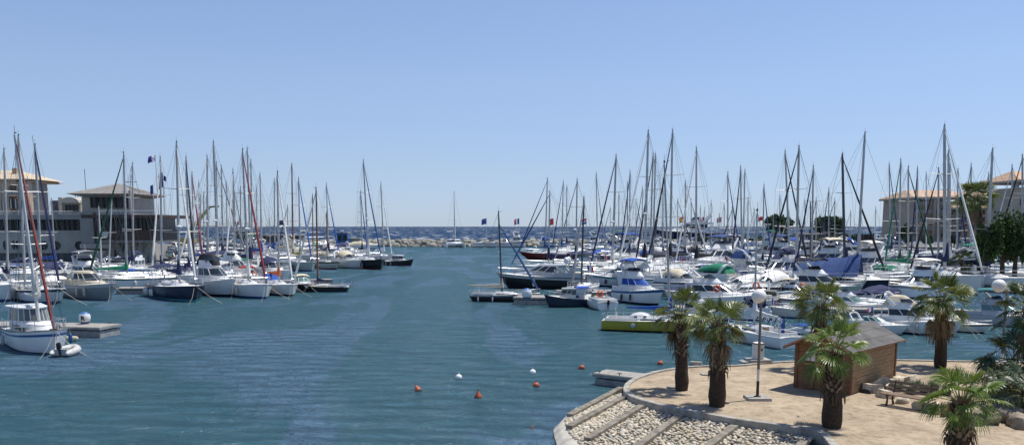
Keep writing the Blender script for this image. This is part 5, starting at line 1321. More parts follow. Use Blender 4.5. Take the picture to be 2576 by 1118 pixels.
# ================================================================ THE FLEET
AUTO = []      # things whose label is completed at the end: (thing, description, zone)
OCC = []       # survey positions already taken
def zone(x, yw):
    if x < 1100:
        return 'left basin front' if yw > 705 else ('left basin middle' if yw > 655 else 'left basin back')
    return 'right basin front' if yw > 712 else ('right basin middle' if yw > 668 else ('right basin back' if yw > 640 else 'right basin farthest'))
cn = {'navy': 'navy', 'blue': 'royal blue', 'midblue': 'mid blue', 'white': 'white', 'cream': 'cream', 'green': 'green', 'darkgreen': 'dark green', 'teal': 'teal', 'black': 'black', 'red': 'red', 'yellow': 'ochre', 'grey': 'grey', 'orange': 'orange'}
def S(xt, yt, xb, yw, label=None, **k):
    h = {'offwhite': 'off white', 'lightgrey': 'pale grey', 'palegreen': 'pale green', 'darkred': 'dark red'}.get(k.get('hull', 'white'), k.get('hull', 'white'))
    cov = k.get('cover', 'navy'); g = k.get('genoa')
    r = sailboat(label or 'x', xt, yt, xb, yw, group='sailing boats in the marina', **k)
    if not label:
        dsc = '%s sailboat' % h + (', %s cover' % cn[cov] if cov else '') + ((', %s jib' % cn.get(g, g)) if g else '')
        AUTO.append((r[0], dsc, zone(xb, yw), xb))
    OCC.append((xb, yw)); return r
def Mo(x0, x1, yw, label=None, **k):
    r = motor(label or 'x', x0, x1, yw, group='motorboats in the marina', **k)
    if not label:
        h = {'offwhite': 'off white', 'lightgrey': 'pale grey', 'palegreen': 'pale green', 'darkred': 'dark red'}.get(k.get('hull', 'white'), k.get('hull', 'white'))
        ty = {'sport': 'sport cruiser', 'fly': 'flybridge cruiser', 'cuddy': 'small open motorboat', 'pilot': 'wheelhouse boat', 'covered': 'small boat', 'open': 'small open motorboat'}[k.get('typ', 'sport')]
        c = k.get('canvas'); dsc = '%s %s' % (h, ty) + ((' under a %s cover' if k.get('typ') == 'covered' else ' with %s canvas') % cn[c] if c else '')
        AUTO.append((r[0], dsc, zone((x0 + x1) / 2, yw), (x0 + x1) / 2))
    OCC.append(((x0 + x1) / 2, yw)); return r

# ---------------- left basin, sailing boats
S(10, 375, 22, 728, 'white sailing boat with navy boom cover beside the cut-off motor cruiser at the left edge', side=1, cover='navy', v='classic', L=8)
S(46, 341, 66, 752, 'off white sailing boat with slim mast squeezed behind the red furled sail', v='classic', hull='offwhite', cover=None, L=8.5, th=-58)
S(88, 365, 108, 757, 'white sailing boat with navy band along its gunwale and navy furled sail', gx=150, genoa='navy', stripe='navy', st=1, v='classic', cover=None, L=9.5, lines=True, dodger=None)
S(129, 501, 141, 690, cover='blue', v='small', side=1)
S(248, 518, 258, 700, v='small', mast='white', cover=None); S(281, 501, 275, 692, v='small', mast='white', cover=None, side=-1)
S(311, 384, 321, 722, 'white sailing boat with green stripe, green sail cover and green furled sail', genoa='darkgreen', gx=296, cover='green', stripe='green', st=1, boomdir=0.0, th=205, L=8.6, v='modern')
S(333, 411, 337, 700, v='modern', cover='navy', side=1)
S(403, 395, 409, 712, 'white sailing boat with grey furled sail right of the green covered one', genoa='white', gx=385, cover='navy', v='modern', mast='alu', L=9)
S(444, 358, 454, 750, 'dark navy hulled sailing boat with navy bimini and a row of white fenders', hull='navy', stripe='white', boot='teal', cover='navy', bimini='navy', genoa='white', gx=492, L=10, v='modern', fend=(-1, (.0, .1, .2, .3, .42)), radar=True, lines=True, rad=.13)
S(468, 395, 478, 715, cover='navy', genoa='black', gx=492, L=9, dodger='navy')
S(483, 434, 490, 694, cover='navy', genoa='red', gx=512)
S(521, 392, 525, 697, cover='cream', genoa='white', side=-1, radar=True)
S(537, 357, 551, 722, 'tall masted white sailing boat directly behind the white flybridge cruiser', cover='white', genoa=None, gx=520, mast='alu', L=10.5, rad=.15, radar=True)
S(544, 409, 549, 688, cover='blue', genoa='grey', side=1); S(557, 417, 562, 672, cover='navy', side=-1)
S(586, 427, 591, 690, cover='white', genoa='white', gx=570)
S(610, 377, 627, 743, 'white sailing boat with dark red furled sail and a plumb bow', genoa='red', gx=668, cover='white', L=9.5, v='modern', radar=True, lines=True, stripe='grey')
S(622, 373, 633, 700, cover='navy', genoa=None, bimini='navy'); S(631, 403, 636, 676, cover='navy', side=1)
S(654, 436, 660, 668, cover='blue'); S(678, 548, 680, 652, v='small', cover='white')
S(698, 433, 703, 738, 'white sailing boat with royal blue sprayhood and two thin navy waterline stripes', genoa='white', gx=735, cover='orange', dodger='blue', L=8, v='modern', boot='navy', lines=True)
S(734, 412, 738, 662, mast='wood', cover='cream', v='classic', hull='white', label='sailing boat with varnished wooden mast standing tallest behind the small cruisers')
S(751, 448, 757, 679, 'pale grey sailing boat with ochre sail cover and blue furled sail', hull='palegreen', cover='yellow', genoa='blue', gx=784, L=10, boomdir=pi, v='modern')
S(786, 489, 788, 655, mast='wood', cover='cream', v='classic', hull='offwhite')
S(795, 473, 800, 733, 'old black and white sailing boat with sagging curved sheer at the end of the row', hull='black', stripe='white', cover='navy', mast='wood', genoa='white', gx=776, th=165, L=5.2, v='classic', deck='cream', boomlen=.12, rad=.10, lines=True)
S(821, 534, 825, 675, 'white gaff sailing boat with brown mast under a cream awning', mast='wood', cover='cream', hull='offwhite', boot='red', stripe='black', st=1, v='classic', gx=850, L=9, bimini='cream')
S(821, 462, 828, 660, cover='navy', genoa='blue', gx=852, hull='white')
S(907, 481, 912, 655, cover='navy', genoa='blue', gx=925)
S(914, 403, 928, 674, 'black hulled sailing boat with two blue furled sails and a very tall mast', hull='black', boot='darkred', stripe='white', cover='white', genoa='midblue', gx=958, L=11, v='modern', radar=True, rad=.15)
S(958, 460, 966, 658, cover='white', genoa='white', gx=985, label='sailing boat with white furled sail just behind the black wheelhouse boat', L=9)
for a_ in ((504, 488, 506, 655), (512, 484, 514, 648), (605, 470, 607, 664), (520, 490, 522, 660), (723, 516, 726, 652), (645, 470, 648, 648), (569, 455, 573, 652), (690, 450, 692, 655), (655, 480, 657, 640), (500, 455, 503, 640), (590, 480, 592, 640)):
    S(*a_, v=R.choice(['modern', 'classic']), cover=R.choice(['navy', 'white', 'blue', 'cream', None]), genoa=R.choice([None, 'white', None, 'navy']), side=R.choice([1, -1]))
# ---------------- left basin, motorboats
Mo(-62, 56, 757, 'white cabin cruiser with tinted windows cut by the left edge of the picture', typ='fly', L=9, arch=False, lines=True)
Mo(160, 306, 754, 'grey green sport cruiser with beige roof and wide dark windscreen', typ='sport', L=9, hz=1.1, hull='grey', extra=('hardtop',), top='cream', deck='cream', arch=False, boot='grey', lines=True, st=1, stripe='lightgrey')
Mo(490, 612, 745, 'white flybridge cruiser with black canvas over its upper deck', typ='fly', L=8.6, canvas='black', extra=('full',), arch=False, boot='navy', lines=True, fend=(-1, (.35,), 'navy'), hz=1.15)
Mo(736, 790, 733, 'small white cruiser with a wide dark red band along its side', typ='cuddy', L=6.5, stripe='darkred', st=1, boot='white', canvas='cream', glass='green', lines=True)
Mo(838, 926, 675, 'white sport cruiser with cream canvas moored left of the black sailing boat', typ='sport', L=9.5, canvas='cream', boot='grey', lines=True)
Mo(965, 1047, 669, 'black hulled wheelhouse boat with white cabin at the end of the pontoon', typ='pilot', L=7.2, hull='black', boot='lightgrey', top='white')
Mo(180, 285, 724, 'white flybridge boat with beige spray cover behind the grey green cruiser', typ='fly', L=8.5, side=1, canvas='grey', arch=True)
Mo(200, 272, 706, 'white open cruiser with a white hard canopy below the clubhouse', typ='cuddy', L=8, canvas='white', hz=1.2)
Mo(300, 366, 700, 'white cruiser with navy canvas under its white roof in front of the clubhouse legs', typ='fly', L=8.5, side=-1, canvas='navy', extra=('full',), arch=False)
Mo(652, 732, 712, 'motor cruiser fully wrapped in navy canvas with pale window panels', typ='sport', L=9, canvas='navy', hz=1.15)
Mo(560, 640, 706, 'white motor cruiser draped with a big white tarpaulin', typ='fly', L=9, canvas='white', extra=('full',), arch=False)
Mo(596, 660, 716, 'cruiser with reddish brown canvas behind the plumb bowed sailing boat', typ='cuddy', L=8, canvas='red')
Mo(660, 730, 620, 'white motor yacht with high bridge near the far left shore', typ='fly', ang=20, canvas=None)
Mo(724, 792, 625, 'large white motor yacht with a dark red funnel shape at the far left shore', typ='fly', ang=15)
Mo(870, 955, 626, 'long pale boat on the hard standing where the rocks begin', typ='covered', canvas='cream', ang=8)
r = R
def rowfill(yw, x0, x1, sp, types, sides=(1, -1), ang=(30, 60), jy=2, det=1, skip=.42, drop=.03, lsc=1.0):
    d_ = W(1288, yw).y; step = sp / d_ * F; x = x0 + r.uniform(0, step * .5)
    while x < x1:
        yy = yw + r.uniform(-jy, jy)
        if not any(abs(ox - x) < step * skip and abs(oy - yy) < max(4, (yy - 569) * .07) for ox, oy in OCC) and r.random() > drop:
            ty = r.choice(types); L_ = {'fly': 9.8, 'sport': 9.0, 'cuddy': 6.8, 'pilot': 7, 'covered': 6.8, 'open': 5.5}[ty] * r.uniform(.85, 1.12) * lsc
            a = r.uniform(*ang); wpx = L_ * (cos(radians(a)) + .34 * sin(radians(a))) / d_ * F
            Mo(x - wpx / 2, x + wpx / 2, yy, typ=ty, ang=a, side=r.choice(sides), away=r.random() < .3, det=det,
               canvas=('full' and r.choice(['navy', 'navy', 'navy', 'blue', 'white', 'cream', 'white', 'black', 'grey', 'midblue', 'midblue', 'green'])) if (ty == 'covered' or r.random() < .68) else None,
               extra=('full',) if (ty == 'fly' and r.random() < .3) else (('hardtop',) if ty == 'sport' and r.random() < .3 else ()),
               hull=r.choice(['white'] * 9 + ['offwhite', 'offwhite', 'navy', 'lightgrey', 'palegreen', 'darkred', 'blue']), stripe=r.choice(['navy', 'blue', 'grey', 'white', 'darkred']), st=r.choice([0, 1, 2]), boot=r.choice(['blue', 'navy', 'darkred', 'black', 'teal']), deck=r.choice(['deck', 'deck', 'cream']))
        x += step * r.uniform(.85, 1.15)
TY = ['fly', 'sport', 'sport', 'cuddy', 'pilot', 'covered', 'fly', 'cuddy']
rowfill(624, 450, 840, 3.8, TY); rowfill(636, 440, 880, 3.6, TY); rowfill(647, 450, 850, 3.4, TY); rowfill(657, 455, 800, 3.2, TY); rowfill(668, 450, 730, 3.1, TY); SM = ['sport', 'cuddy', 'covered', 'cuddy', 'sport']
rowfill(682, 460, 720, 3.1, TY); rowfill(682, 20, 450, 3.0, SM, lsc=.72); rowfill(694, 460, 690, 3.1, TY); rowfill(696, -10, 450, 2.9, SM, lsc=.78)
rowfill(708, 440, 640, 3.1, TY, skip=.5); rowfill(710, 20, 440, 2.9, SM, skip=.5, lsc=.85); rowfill(724, 20, 170, 3.2, ['sport', 'covered']); rowfill(722, 385, 600, 3.4, ['sport', 'covered', 'fly'])

# ---------------- centre
c = W(1143, 621.5, 0); t = thing('catamaran', 'white sailing catamaran alone in front of the rock breakwater', 'catamaran', c, radians(-82))
m = MB()
for s_ in (1, -1):
    rg, sh = hull_rings(12, 1.5, 1.2, 1.5, rake=.04, full=.6, stern=.7); m.grid([[(x, y + s_ * 3.0, z) for x, y, z in q] for q in rg], P['white'], False); m.grid([[(x, b + s_ * 3.0, z), (x, -b + s_ * 3.0, z)] for x, b, z in sh], DECK, False); m.face([(x, y + s_ * 3, z) for x, y, z in reversed(rg[0])], P['white'])
m.box((-.8, 0, 1.15), (7, 5.2, .6), P['white']); obj('hull', m, t)
m = MB(); lv = [(1.4, -4, 2.6, 2.7, 1.8), (1.9, -4, 2.0, 2.5, 1.6), (2.5, -4, 1.0, 2.3, 1.3), (2.7, -4.6, .8, 2.3, 1.2)]; stack(m, lv, [P['white']] * 3, True); obj('cabin', m, t)
obj('window', window_band(lv[1], lv[2], GLASS, .03), t); m = MB(); tp = WD(1138, 480, c.y); m.tube([(1.2, 0, 1.5), (1.2, 0, tp.z)], [.13, .08], ALU, 6); mo = obj('mast', m, t)
m = MB(); [m.tube([(1.2, 0, 9), (1.0, s_ * 1.6, 9.1)], .04, ALU, 4) for s_ in (1, -1)]; obj('spreader', m, mo)
m = MB(); m.tube([(1.2, 0, 3.6), (-4.5, 0, 3.8)], [.32, .2], CV['white'], 6); obj('sail_cover', m, t)
m = MB(); m.tube([(5.6, 0, 1.4), (1.2, 0, tp.z * .96)], .09, ALUW, 4); obj('furled_sail', m, t)
m = MB(); [m.tube([(.5, s_ * 3.2, 1.5), (1.2, 0, tp.z)], .02, WIRE, 3) for s_ in (1, -1)]; m.tube([(-5.8, 0, 1.4), (1.2, 0, tp.z)], .02, WIRE, 3); obj('rigging', m, t)
bwb = ['first', 'second', 'third', 'fourth', 'fifth']
for (x0, x1, ty, cv, hl, lb) in ((1192, 1222, 'cuddy', None, 'white', 'leftmost small white motorboat moored against the breakwater'), (1226, 1252, 'cuddy', 'navy', 'white', 'small white boat with dark windscreen, second along the breakwater'), (1256, 1290, 'cuddy', None, 'white', 'small white boat under the left of two near flagpoles at the breakwater'),
                          (1290, 1322, 'fly', None, 'white', 'white cabin boat with a tall cabin beside the French flag pole'), (1362, 1398, 'sport', 'blue', 'white', 'white boat with blue canvas moored against the breakwater'), (1404, 1430, 'cuddy', None, 'white', 'small white boat right of the blue canvas boat at the breakwater'), (1480, 1525, 'fly', None, 'white', 'rounded white motorboat moored bow on at the right part of the breakwater')):
    Mo(x0 - 2, x1 + 2, 622, lb, typ=ty, L=8, hz=1.5, canvas=cv, hull=hl, side=1, det=1, boot='navy', stripe='navy', st=1)

# ---------------- right basin, sailing boats
S(1254, 534, 1263, 757, 'old sailing boat with black and grey hull and its boom sagging over the stern', hull='black', stripe='lightgrey', st=1, boot='black', cover='cream', genoa='midblue', gx=1292, th=-12, L=5.7, mxf=-.04, v='classic', mast='dark', deck='deck', fend=(-1, (.15, .42, .75)), rad=.09, boomlen=.5)
S(1377, 448, 1371, 652, 'dark red hulled sailing boat with blue boom cover in front of the breakwater', hull='darkred', stripe='offwhite', st=0, boot='black', cover='midblue', genoa='midblue', gx=1326, th=184, L=11, v='classic')
S(1383, 482, 1380, 692, 'sailing boat with a long navy cover behind the black and silver yacht', genoa='midblue', gx=1336, cover='navy', hull='white', bimini='navy', th=190, L=10.5)
S(1417, 455, 1413, 646, cover='midblue', genoa='navy', gx=1390); S(1426, 466, 1425, 638, cover='navy', genoa=None, side=-1)
S(1452, 451, 1448, 690, 'sailing boat with green boom cover and grey green furled sail', genoa='grey', gx=1396, cover='darkgreen', stripe='green', st=1, L=11, radar=True)
S(1469, 497, 1462, 742, 'sailing boat with slim dark mast behind the blue bimini boat', cover=None, mast='dark', genoa='grey', gx=1440, v='classic', L=7.5)
S(1500, 434, 1503, 640, cover='white', genoa='grey', gx=1520); S(1557, 486, 1556, 652, cover='navy', side=-1)
S(1550, 391, 1540, 702, 'white sailing boat with radar on its thick grey mast and dark furled sail leaning left', genoa='navy', gx=1488, cover='white', radar=True, L=11.5, rad=.16)
S(1585, 430, 1583, 672, cover='navy', genoa='navy', gx=1560, radar=True); S(1579, 459, 1577, 662, cover='white', side=-1)
S(1631, 329, 1620, 716, 'white sailing boat with the tallest grey mast and white furled sail reaching far left', genoa='white', gx=1557, cover='black', L=13, rad=.17, radar=True)
S(1643, 387, 1634, 692, cover='navy', genoa='black', gx=1600, L=11); S(1649, 387, 1642, 682, cover='grey', genoa=None, side=-1, L=11)
S(1671, 409, 1685, 832, 'yellow green sailing boat with royal blue boom cover behind the leftmost palm', hull='yellow', stripe='white', boot='black', cover='blue', th=-4, L=5.9, v='modern', genoa=None, deck='deck', boomlen=.42, rad=.075, mxf=.15)
S(1692, 327, 1684, 708, 'white sailing boat with very tall pale mast, black furled sail and black boom cover', genoa='black', gx=1632, cover='black', L=13, boomdir=pi, rad=.16, mast='alu')
S(1668, 447, 1667, 674, cover='navy', genoa='navy', gx=1640)
S(1752, 372, 1750, 702, 'white sailing boat with pale furled sail slanting left of its thick mast', genoa='white', gx=1700, cover='black', L=12, rad=.15)
for a_ in ((1739, 501, 1738, 652), (1762, 518, 1762, 640), (1772, 524, 1771, 650), (1789, 505, 1789, 662), (1809, 538, 1809, 640), (1822, 514, 1821, 652), (1842, 521, 1841, 662), (1897, 526, 1896, 655), (2025, 503, 2024, 652), (2053, 498, 2052, 662), (1962, 492, 1960, 656), (2330, 434, 2329, 655), (2443, 412, 2440, 672), (2487, 434, 2485, 665), (2203, 522, 2201, 662), (1705, 500, 1704, 640), (1535, 520, 1535, 634), (1600, 500, 1600, 634), (1945, 540, 1945, 640), (1985, 530, 1984, 645), (2100, 500, 2099, 650), (2140, 530, 2139, 640), (2165, 540, 2165, 640), (1616, 470, 1615, 652), (1725, 455, 1722, 672)):
    S(*a_, v=R.choice(['modern', 'classic', 'modern']), cover=R.choice(['navy', 'white', 'blue', 'navy', 'midblue', None]), genoa=R.choice([None, 'white', 'navy', 'midblue']), side=R.choice([1, -1]), mast=R.choice(['alu', 'alu', 'white']))
S(1831, 433, 1830, 676, cover='blue', genoa='midblue', gx=1862, L=10); S(1863, 419, 1866, 690, cover='blue', genoa='navy', gx=1840, L=10.5)
S(1874, 427, 1868, 668, cover='midblue', side=-1, L=10); S(1882, 499, 1880, 692, cover='navy', side=-1, mast='white')
S(1905, 531, 1896, 858, 'small white sailing boat with striped towels over its boom behind the lamp post', v='small', th=128, L=5.1, cover='white', boot='white', mast='alu', rad=.06, boomdir=pi, stripe='navy')
S(1922, 465, 1917, 688, cover='navy', genoa='midblue', gx=1940)
S(1975, 380, 1987, 712, cover='white', genoa='black', gx=2030, L=11.5, label='sailing boat whose pale mast crosses the left umbrella pine')
S(2010, 368, 2001, 730, 'sailing boat with thick pale mast and long black furled sail slanting far left', genoa='black', gx=1926, cover='navy', L=11, rad=.15)
S(2039, 508, 2038, 690, cover='navy', mast='dark', genoa=None, v='classic')
S(2046, 418, 2040, 716, cover='navy', genoa='navy', gx=2000, L=10)
S(2085, 474, 2084, 664, cover='white', genoa='navy', gx=2060)
S(2119, 387, 2124, 722, 'sailing boat with dark brown mast and very thick black furled sail slanting right', mast='dark', genoa='black', gx=2217, cover='navy', hull='white', L=12, rad=.17)
S(2176, 334, 2153, 735, 'navy hulled sailing boat under a big blue tarpaulin with a tall pale mast', hull='navy', stripe='navy', cover='midblue', genoa=None, side=1, L=11, rad=.15, th=-12, boomdir=pi)
tt = bpy.data.objects[-1] if False else [o for o in bpy.data.objects if o.get('label', '').startswith('navy hulled sailing boat under')][0]
m = MB(); rings = []
for i in range(9):
    f_ = i / 8; x = .9 - 5.3 * f_; zr = 3.1 - .7 * f_ + .08 * sin(i * 2); w_ = 1.5 * (.75 + .25 * sin(pi * f_))
    rings.append([(x, w_ * q, zr - (zr - 1.35) * abs(q) ** 1.25 + .06 * sin(3 * i + 7 * q)) for q in [-1 + k / 4 for k in range(9)]])
m.grid(rings, CV['midblue'], False); obj('tarpaulin', m, tt)
S(2237, 410, 2239, 664, cover='navy', genoa='navy', gx=2262); S(2266, 401, 2260, 694, cover='darkgreen', genoa='green', gx=2225, L=10)
S(2285, 420, 2283, 712, 'white sailing boat with sea green boom cover and dark green furled sail', cover='green', genoa='darkgreen', gx=2352, L=10.5)
S(2308, 420, 2304, 676, cover='navy', genoa='navy', gx=2290)
S(2361, 424, 2358, 725, 'sailing boat with black furled sail slanting steeply left under the pink building', genoa='black', gx=2288, cover='navy', L=10.5, hull='palegreen')
S(2376, 315, 2374, 730, 'sailing boat with the thickest tallest grey mast at right and pale furled sail slanting right', genoa='white', gx=2460, cover='navy', L=13.5, rad=.19)
S(2386, 380, 2383, 712, cover='white', genoa=None, side=1, L=12, rad=.16); S(2390, 412, 2388, 682, cover='navy', side=-1)
S(2410, 426, 2405, 694, cover='blue', genoa='navy', gx=2432)
S(2497, 375, 2479, 730, 'sailing boat whose pale thick mast rises right of the tall fan palm', cover='navy', genoa=None, side=1, L=11.5, rad=.16)
S(2546, 416, 2542, 690, cover='white', side=-1, genoa='white'); S(2572, 391, 2570, 715, 'sailing boat with black furled sail whose mast touches the right edge', genoa='black', gx=2490, cover='navy', L=11.5, rad=.14)

# ---------------- right basin, motorboats
t, sh, sc = Mo(1243, 1478, 727, 'long black and silver motor yacht with arched windows and two white radar domes', typ='sport', ang=9, side=-1, away=True, hull='black', stripe='lightgrey', st=1, boot='black', arch=True, extra=('hardtop',), top='lightgrey')
for yy_ in (.75, -.75):
    m = MB(); m.lathe((-2.35, yy_, 2.25), [(.05, -.5), (.06, 0), (.20, .02), (.24, .2), (.22, .36), (.12, .5), (.01, .54)], P['white'], 14); obj('radar_dome', m, t, smooth=60)
Mo(1452, 1672, 722, 'big white flybridge yacht with teal waist stripe and fenders, bow to the left', typ='fly', ang=12, side=-1, away=True, stripe='teal', st=1, canvas='white', extra=('full',), boot='navy', fend=(1, (.45, .7), 'navy'), hz=.8)
Mo(1366, 1490, 773, 'dark hulled motorboat with royal blue bimini and a small Dutch flag', typ='pilot', ang=12, side=-1, hull='navy', boot='black', canvas='blue', top='offwhite', hz=1.5)
Mo(1462, 1545, 776, 'small white boat showing its stern with black outboard and orange lifebuoy', typ='cuddy', L=6.2, side=-1, away=True, boot='white', canvas=None)
Mo(1543, 1682, 766, 'white cruiser with bright blue canvas over windscreen and flying bridge', typ='fly', L=6.6, hz=1.25, side=1, glass='bluecover', canvas='blue', stripe='blue', st=1, boot='navy', fend=(-1, (.3, .55), 'black'))
Mo(1692, 1930, 778, 'tall white flybridge yacht with grey side windows behind the palms', typ='fly', ang=12, side=1, canvas=None, boot='navy', hz=.95)
Mo(1690, 1850, 806, 'cream sport fisher cabin boat with lifebuoy on its rail behind the two left palms', typ='fly', ang=15, side=1, hull='offwhite', arch=False, boot='navy')
tn, shn, scn = Mo(1800, 1940, 806, 'cruiser with a large navy canopy hanging to its deck behind the globe lamp', typ='cuddy', ang=12, side=-1, canvas='navy', hz=1.7)
m = MB()
for s_ in (1, -1): m.grid([[(x, s_ * (1.02 - .06 * q), .95 + q * .28) for q in range(5)] for x in (-3.0, -2.3, -1.6, -1.0)], CV['navy'], False)
m.grid([[(-3.05, y, .95 + q * .28) for q in range(5)] for y in (-1, -.4, .3, 1)], CV['navy'], False); obj('side_curtain', m, tn)
Mo(1925, 2090, 800, 'cream trawler style yacht with green windows and round dish behind the hut palm', typ='fly', ang=10, side=-1, hull='offwhite', glass='green', canvas='navy')
Mo(1985, 2085, 842, 'small white cuddy boat with blue bimini left of the hut roof', typ='cuddy', ang=28, side=1, canvas='blue', glass='green')
Mo(2040, 2150, 845, 'low white runabout partly hidden by the hut roof', typ='cuddy', ang=25, side=1)
Mo(2118, 2292, 838, 'sleek white sport cruiser with oval porthole, bow to the right past the hut', typ='sport', ang=24, side=1, boot='palegreen', glass='green', lines=True, arch=True)
Mo(2180, 2432, 842, 'large white motor yacht with cream canvas on its bridge behind the lone palm', typ='fly', ang=16, side=1, canvas='cream', extra=('full',), boot='navy', lines=True, stripe='navy', st=0)
Mo(2330, 2500, 836, 'white cruiser with a black band at the bow right of the lone palm', typ='sport', ang=20, side=1, stripe='black', st=1, boot='black', lines=True, hull='offwhite')
Mo(2420, 2640, 822, 'grey blue yacht with large teal windows and turquoise canvas at the right edge', typ='fly', ang=20, side=1, hull='lightgrey', stripe='lightgrey', glass='green', canvas='teal', boot='grey', hz=1.0)
Mo(1950, 2060, 752, 'white flybridge boat with a cream sun awning on poles', typ='fly', ang=15, side=1, canvas='cream')
Mo(1440, 1520, 702, 'white cruiser with green canvas behind the two white radar domes', typ='cuddy', ang=22, side=-1, canvas='green')
Mo(1490, 1640, 690, 'white sport yacht with a raised hard cabin behind the teal striped yacht', typ='sport', ang=14, side=-1, extra=('hardtop',))
Mo(2215, 2320, 776, 'cream wheelhouse yacht with brown framed windows behind the lone palm', typ='pilot', ang=10, side=1, hull='palegreen', top='cream')
Mo(2060, 2230, 790, 'pale green sided motor yacht with white overhanging roof behind the hut palm', typ='fly', ang=10, side=1, hull='white', glass='green', arch=False)
Mo(2290, 2400, 735, 'grey canopied cruiser beneath the thickest mast', typ='fly', ang=15, side=-1, canvas='grey', extra=('full',))
Mo(1640, 1815, 606, 'long white superyacht with blue lower hull moored beyond the far quay', typ='fly', ang=6, side=-1, hull='navy', arch=True, hz=.9)
Mo(1790, 1860, 606, 'white motor yacht with dark green hull right of the superyacht', typ='fly', ang=10, side=-1, hull='green')
rowfill(622, 1500, 2290, 4.2, TY, drop=.12); rowfill(635, 1480, 2290, 3.8, TY); rowfill(647, 1480, 2440, 3.5, TY); rowfill(659, 1500, 2440, 3.4, TY); rowfill(672, 1510, 2440, 3.2, TY); rowfill(687, 1530, 2430, 3.1, TY)
rowfill(703, 1600, 2440, 2.9, TY, lsc=.9); rowfill(720, 1680, 2400, 2.8, SM + ['fly', 'pilot'], det=2, lsc=.85); rowfill(736, 1700, 2370, 2.8, SM + ['fly'], det=2, lsc=.8); rowfill(753, 1720, 2330, 2.8, SM + ['fly'], det=2, lsc=.78); rowfill(774, 1760, 2250, 3.0, SM, det=2, lsc=.75)

# ---------------- small fittings: ensigns, fenders, cushions
def ensign_mb(cols):
    m = MB(); m.tube([(0, 0, 0), (-.18, 0, 1.25)], .02, P['white'], 4)
    rings = [[(-.18 - .04 * j * .0 - .09 * i, .05 * sin(i * 1.3), 1.2 - .1 * j - .035 * i) for j in range(5)] for i in range(7)]
    m.grid(rings, FC['blue'], False, mrow=lambda i, j: FC[cols[min(2, i // 2)]]); return m
rq = random.Random(99)
for o_ in [o for o in C.objects if o.get('category') in ('motorboat', 'sailing boat') and o.location.y < 175]:
    nm_ = [c for c in o_.children if c.name.startswith('hull')]
    if not nm_: continue
    vs2 = [v.co for v in nm_[0].data.vertices]; xm = min(v.x for v in vs2); zs_ = max(v.z for v in vs2 if v.x < xm + .05); bm_ = max(v.y for v in vs2)
    if rq.random() < .42: obj('ensign', cached(('ens', 0), lambda: ensign_mb(('blue', 'white', 'red')), 'ensign'), o_, (xm + .05, .3, zs_ - .05))
    if rq.random() < .6 and not any(c.name.startswith('fender') for c in o_.children):
        col = rq.choice(['white', 'white', 'navy', 'cream', 'blue'])
        for tt_ in rq.sample([-.35, -.15, .05, .2], rq.choice([2, 3])):
            xx = (vs2[-1].x * 0 + tt_ * (max(v.x for v in vs2) - xm)); 
            near_ = [v for v in vs2 if abs(v.x - xx) < .45]; yy = max(v.y for v in near_); zz = max(v.z for v in near_)
            for s_ in ((1, -1) if rq.random() < .3 else (-1,)): obj('fender', cached(('fend', P[col].name), lambda: fender_mb(P[col]), 'fender', 60), o_, (xx, s_ * (yy + .12), zz - .28))
# yellow boat: domed coach roof and round fender; towels on the small white boat
ty = [o for o in C.objects if o.get('label', '').startswith('yellow green sailing')][0]
m = MB(); m.ell((-1.3, 0, 1.1), (1.25, .85, .72), P['white'], 16, 8); dm_ = obj('coach_roof', m, ty, smooth=70)
for k in (-1.75, -.85): m = MB(); m.box((k, -.80, 1.42), (.3, .08, .14), GLASS, M=Matrix.Rotation(.5, 3, 'X')); obj('porthole', m, dm_)
m = MB(); m.ell((-1.9, -1.68, .62), (.24, .12, .24), P['lightgrey'], 12, 6); obj('fender', m, ty, smooth=70)
tw = [o for o in C.objects if o.get('label', '').startswith('small white sailing boat with striped')][0]
STRP = mat('striped_towel', (.02, .03, .10), rough=.9)
for k in range(9):
    m = MB(); x = .2 - .32 * k; m.grid([[(x + i * .07, .14 * q, 1.98 + .05 * sin(k) - abs(q) * .32) for q in (-1.3, -.6, 0, .6, 1.3)] for i in range(3)], STRP if k % 2 else P['white'], False); obj('towel', m, tw, smooth=0)
m = MB(); m.grid([[(-2.55 + i * .25, -.22 - .05 * i, 1.9 - q * .5) for q in range(3)] for i in range(3)], CV['blue'], False); obj('towel', m, tw, smooth=0)
# ---------------- labels of the boats that share a description
from collections import defaultdict
G_ = defaultdict(list)
for o_, dsc, zn, x in AUTO: G_[(dsc, zn)].append((x, o_))
ORD = ['leftmost', 'second', 'third', 'fourth', 'fifth', 'sixth', 'seventh', 'eighth', 'ninth', 'tenth', 'eleventh', 'twelfth']
for (dsc, zn), lst in G_.items():
    lst.sort(key=lambda q: q[0])
    for i, (x, o_) in enumerate(lst):
        if len(lst) == 1: o_['label'] = '%s, %s' % (dsc, zn)
        else:
            w_ = 'rightmost such' if i == len(lst) - 1 else ('leftmost such' if i == 0 else ORD[min(i, 11)] + ' such from left')
            s_ = '%s, %s, %s' % (dsc, zn, w_)
            if len(s_.split()) > 16: s_ = s_.replace(' of the ', ', ').replace('sailing boat', 'sailboat')
            o_['label'] = s_
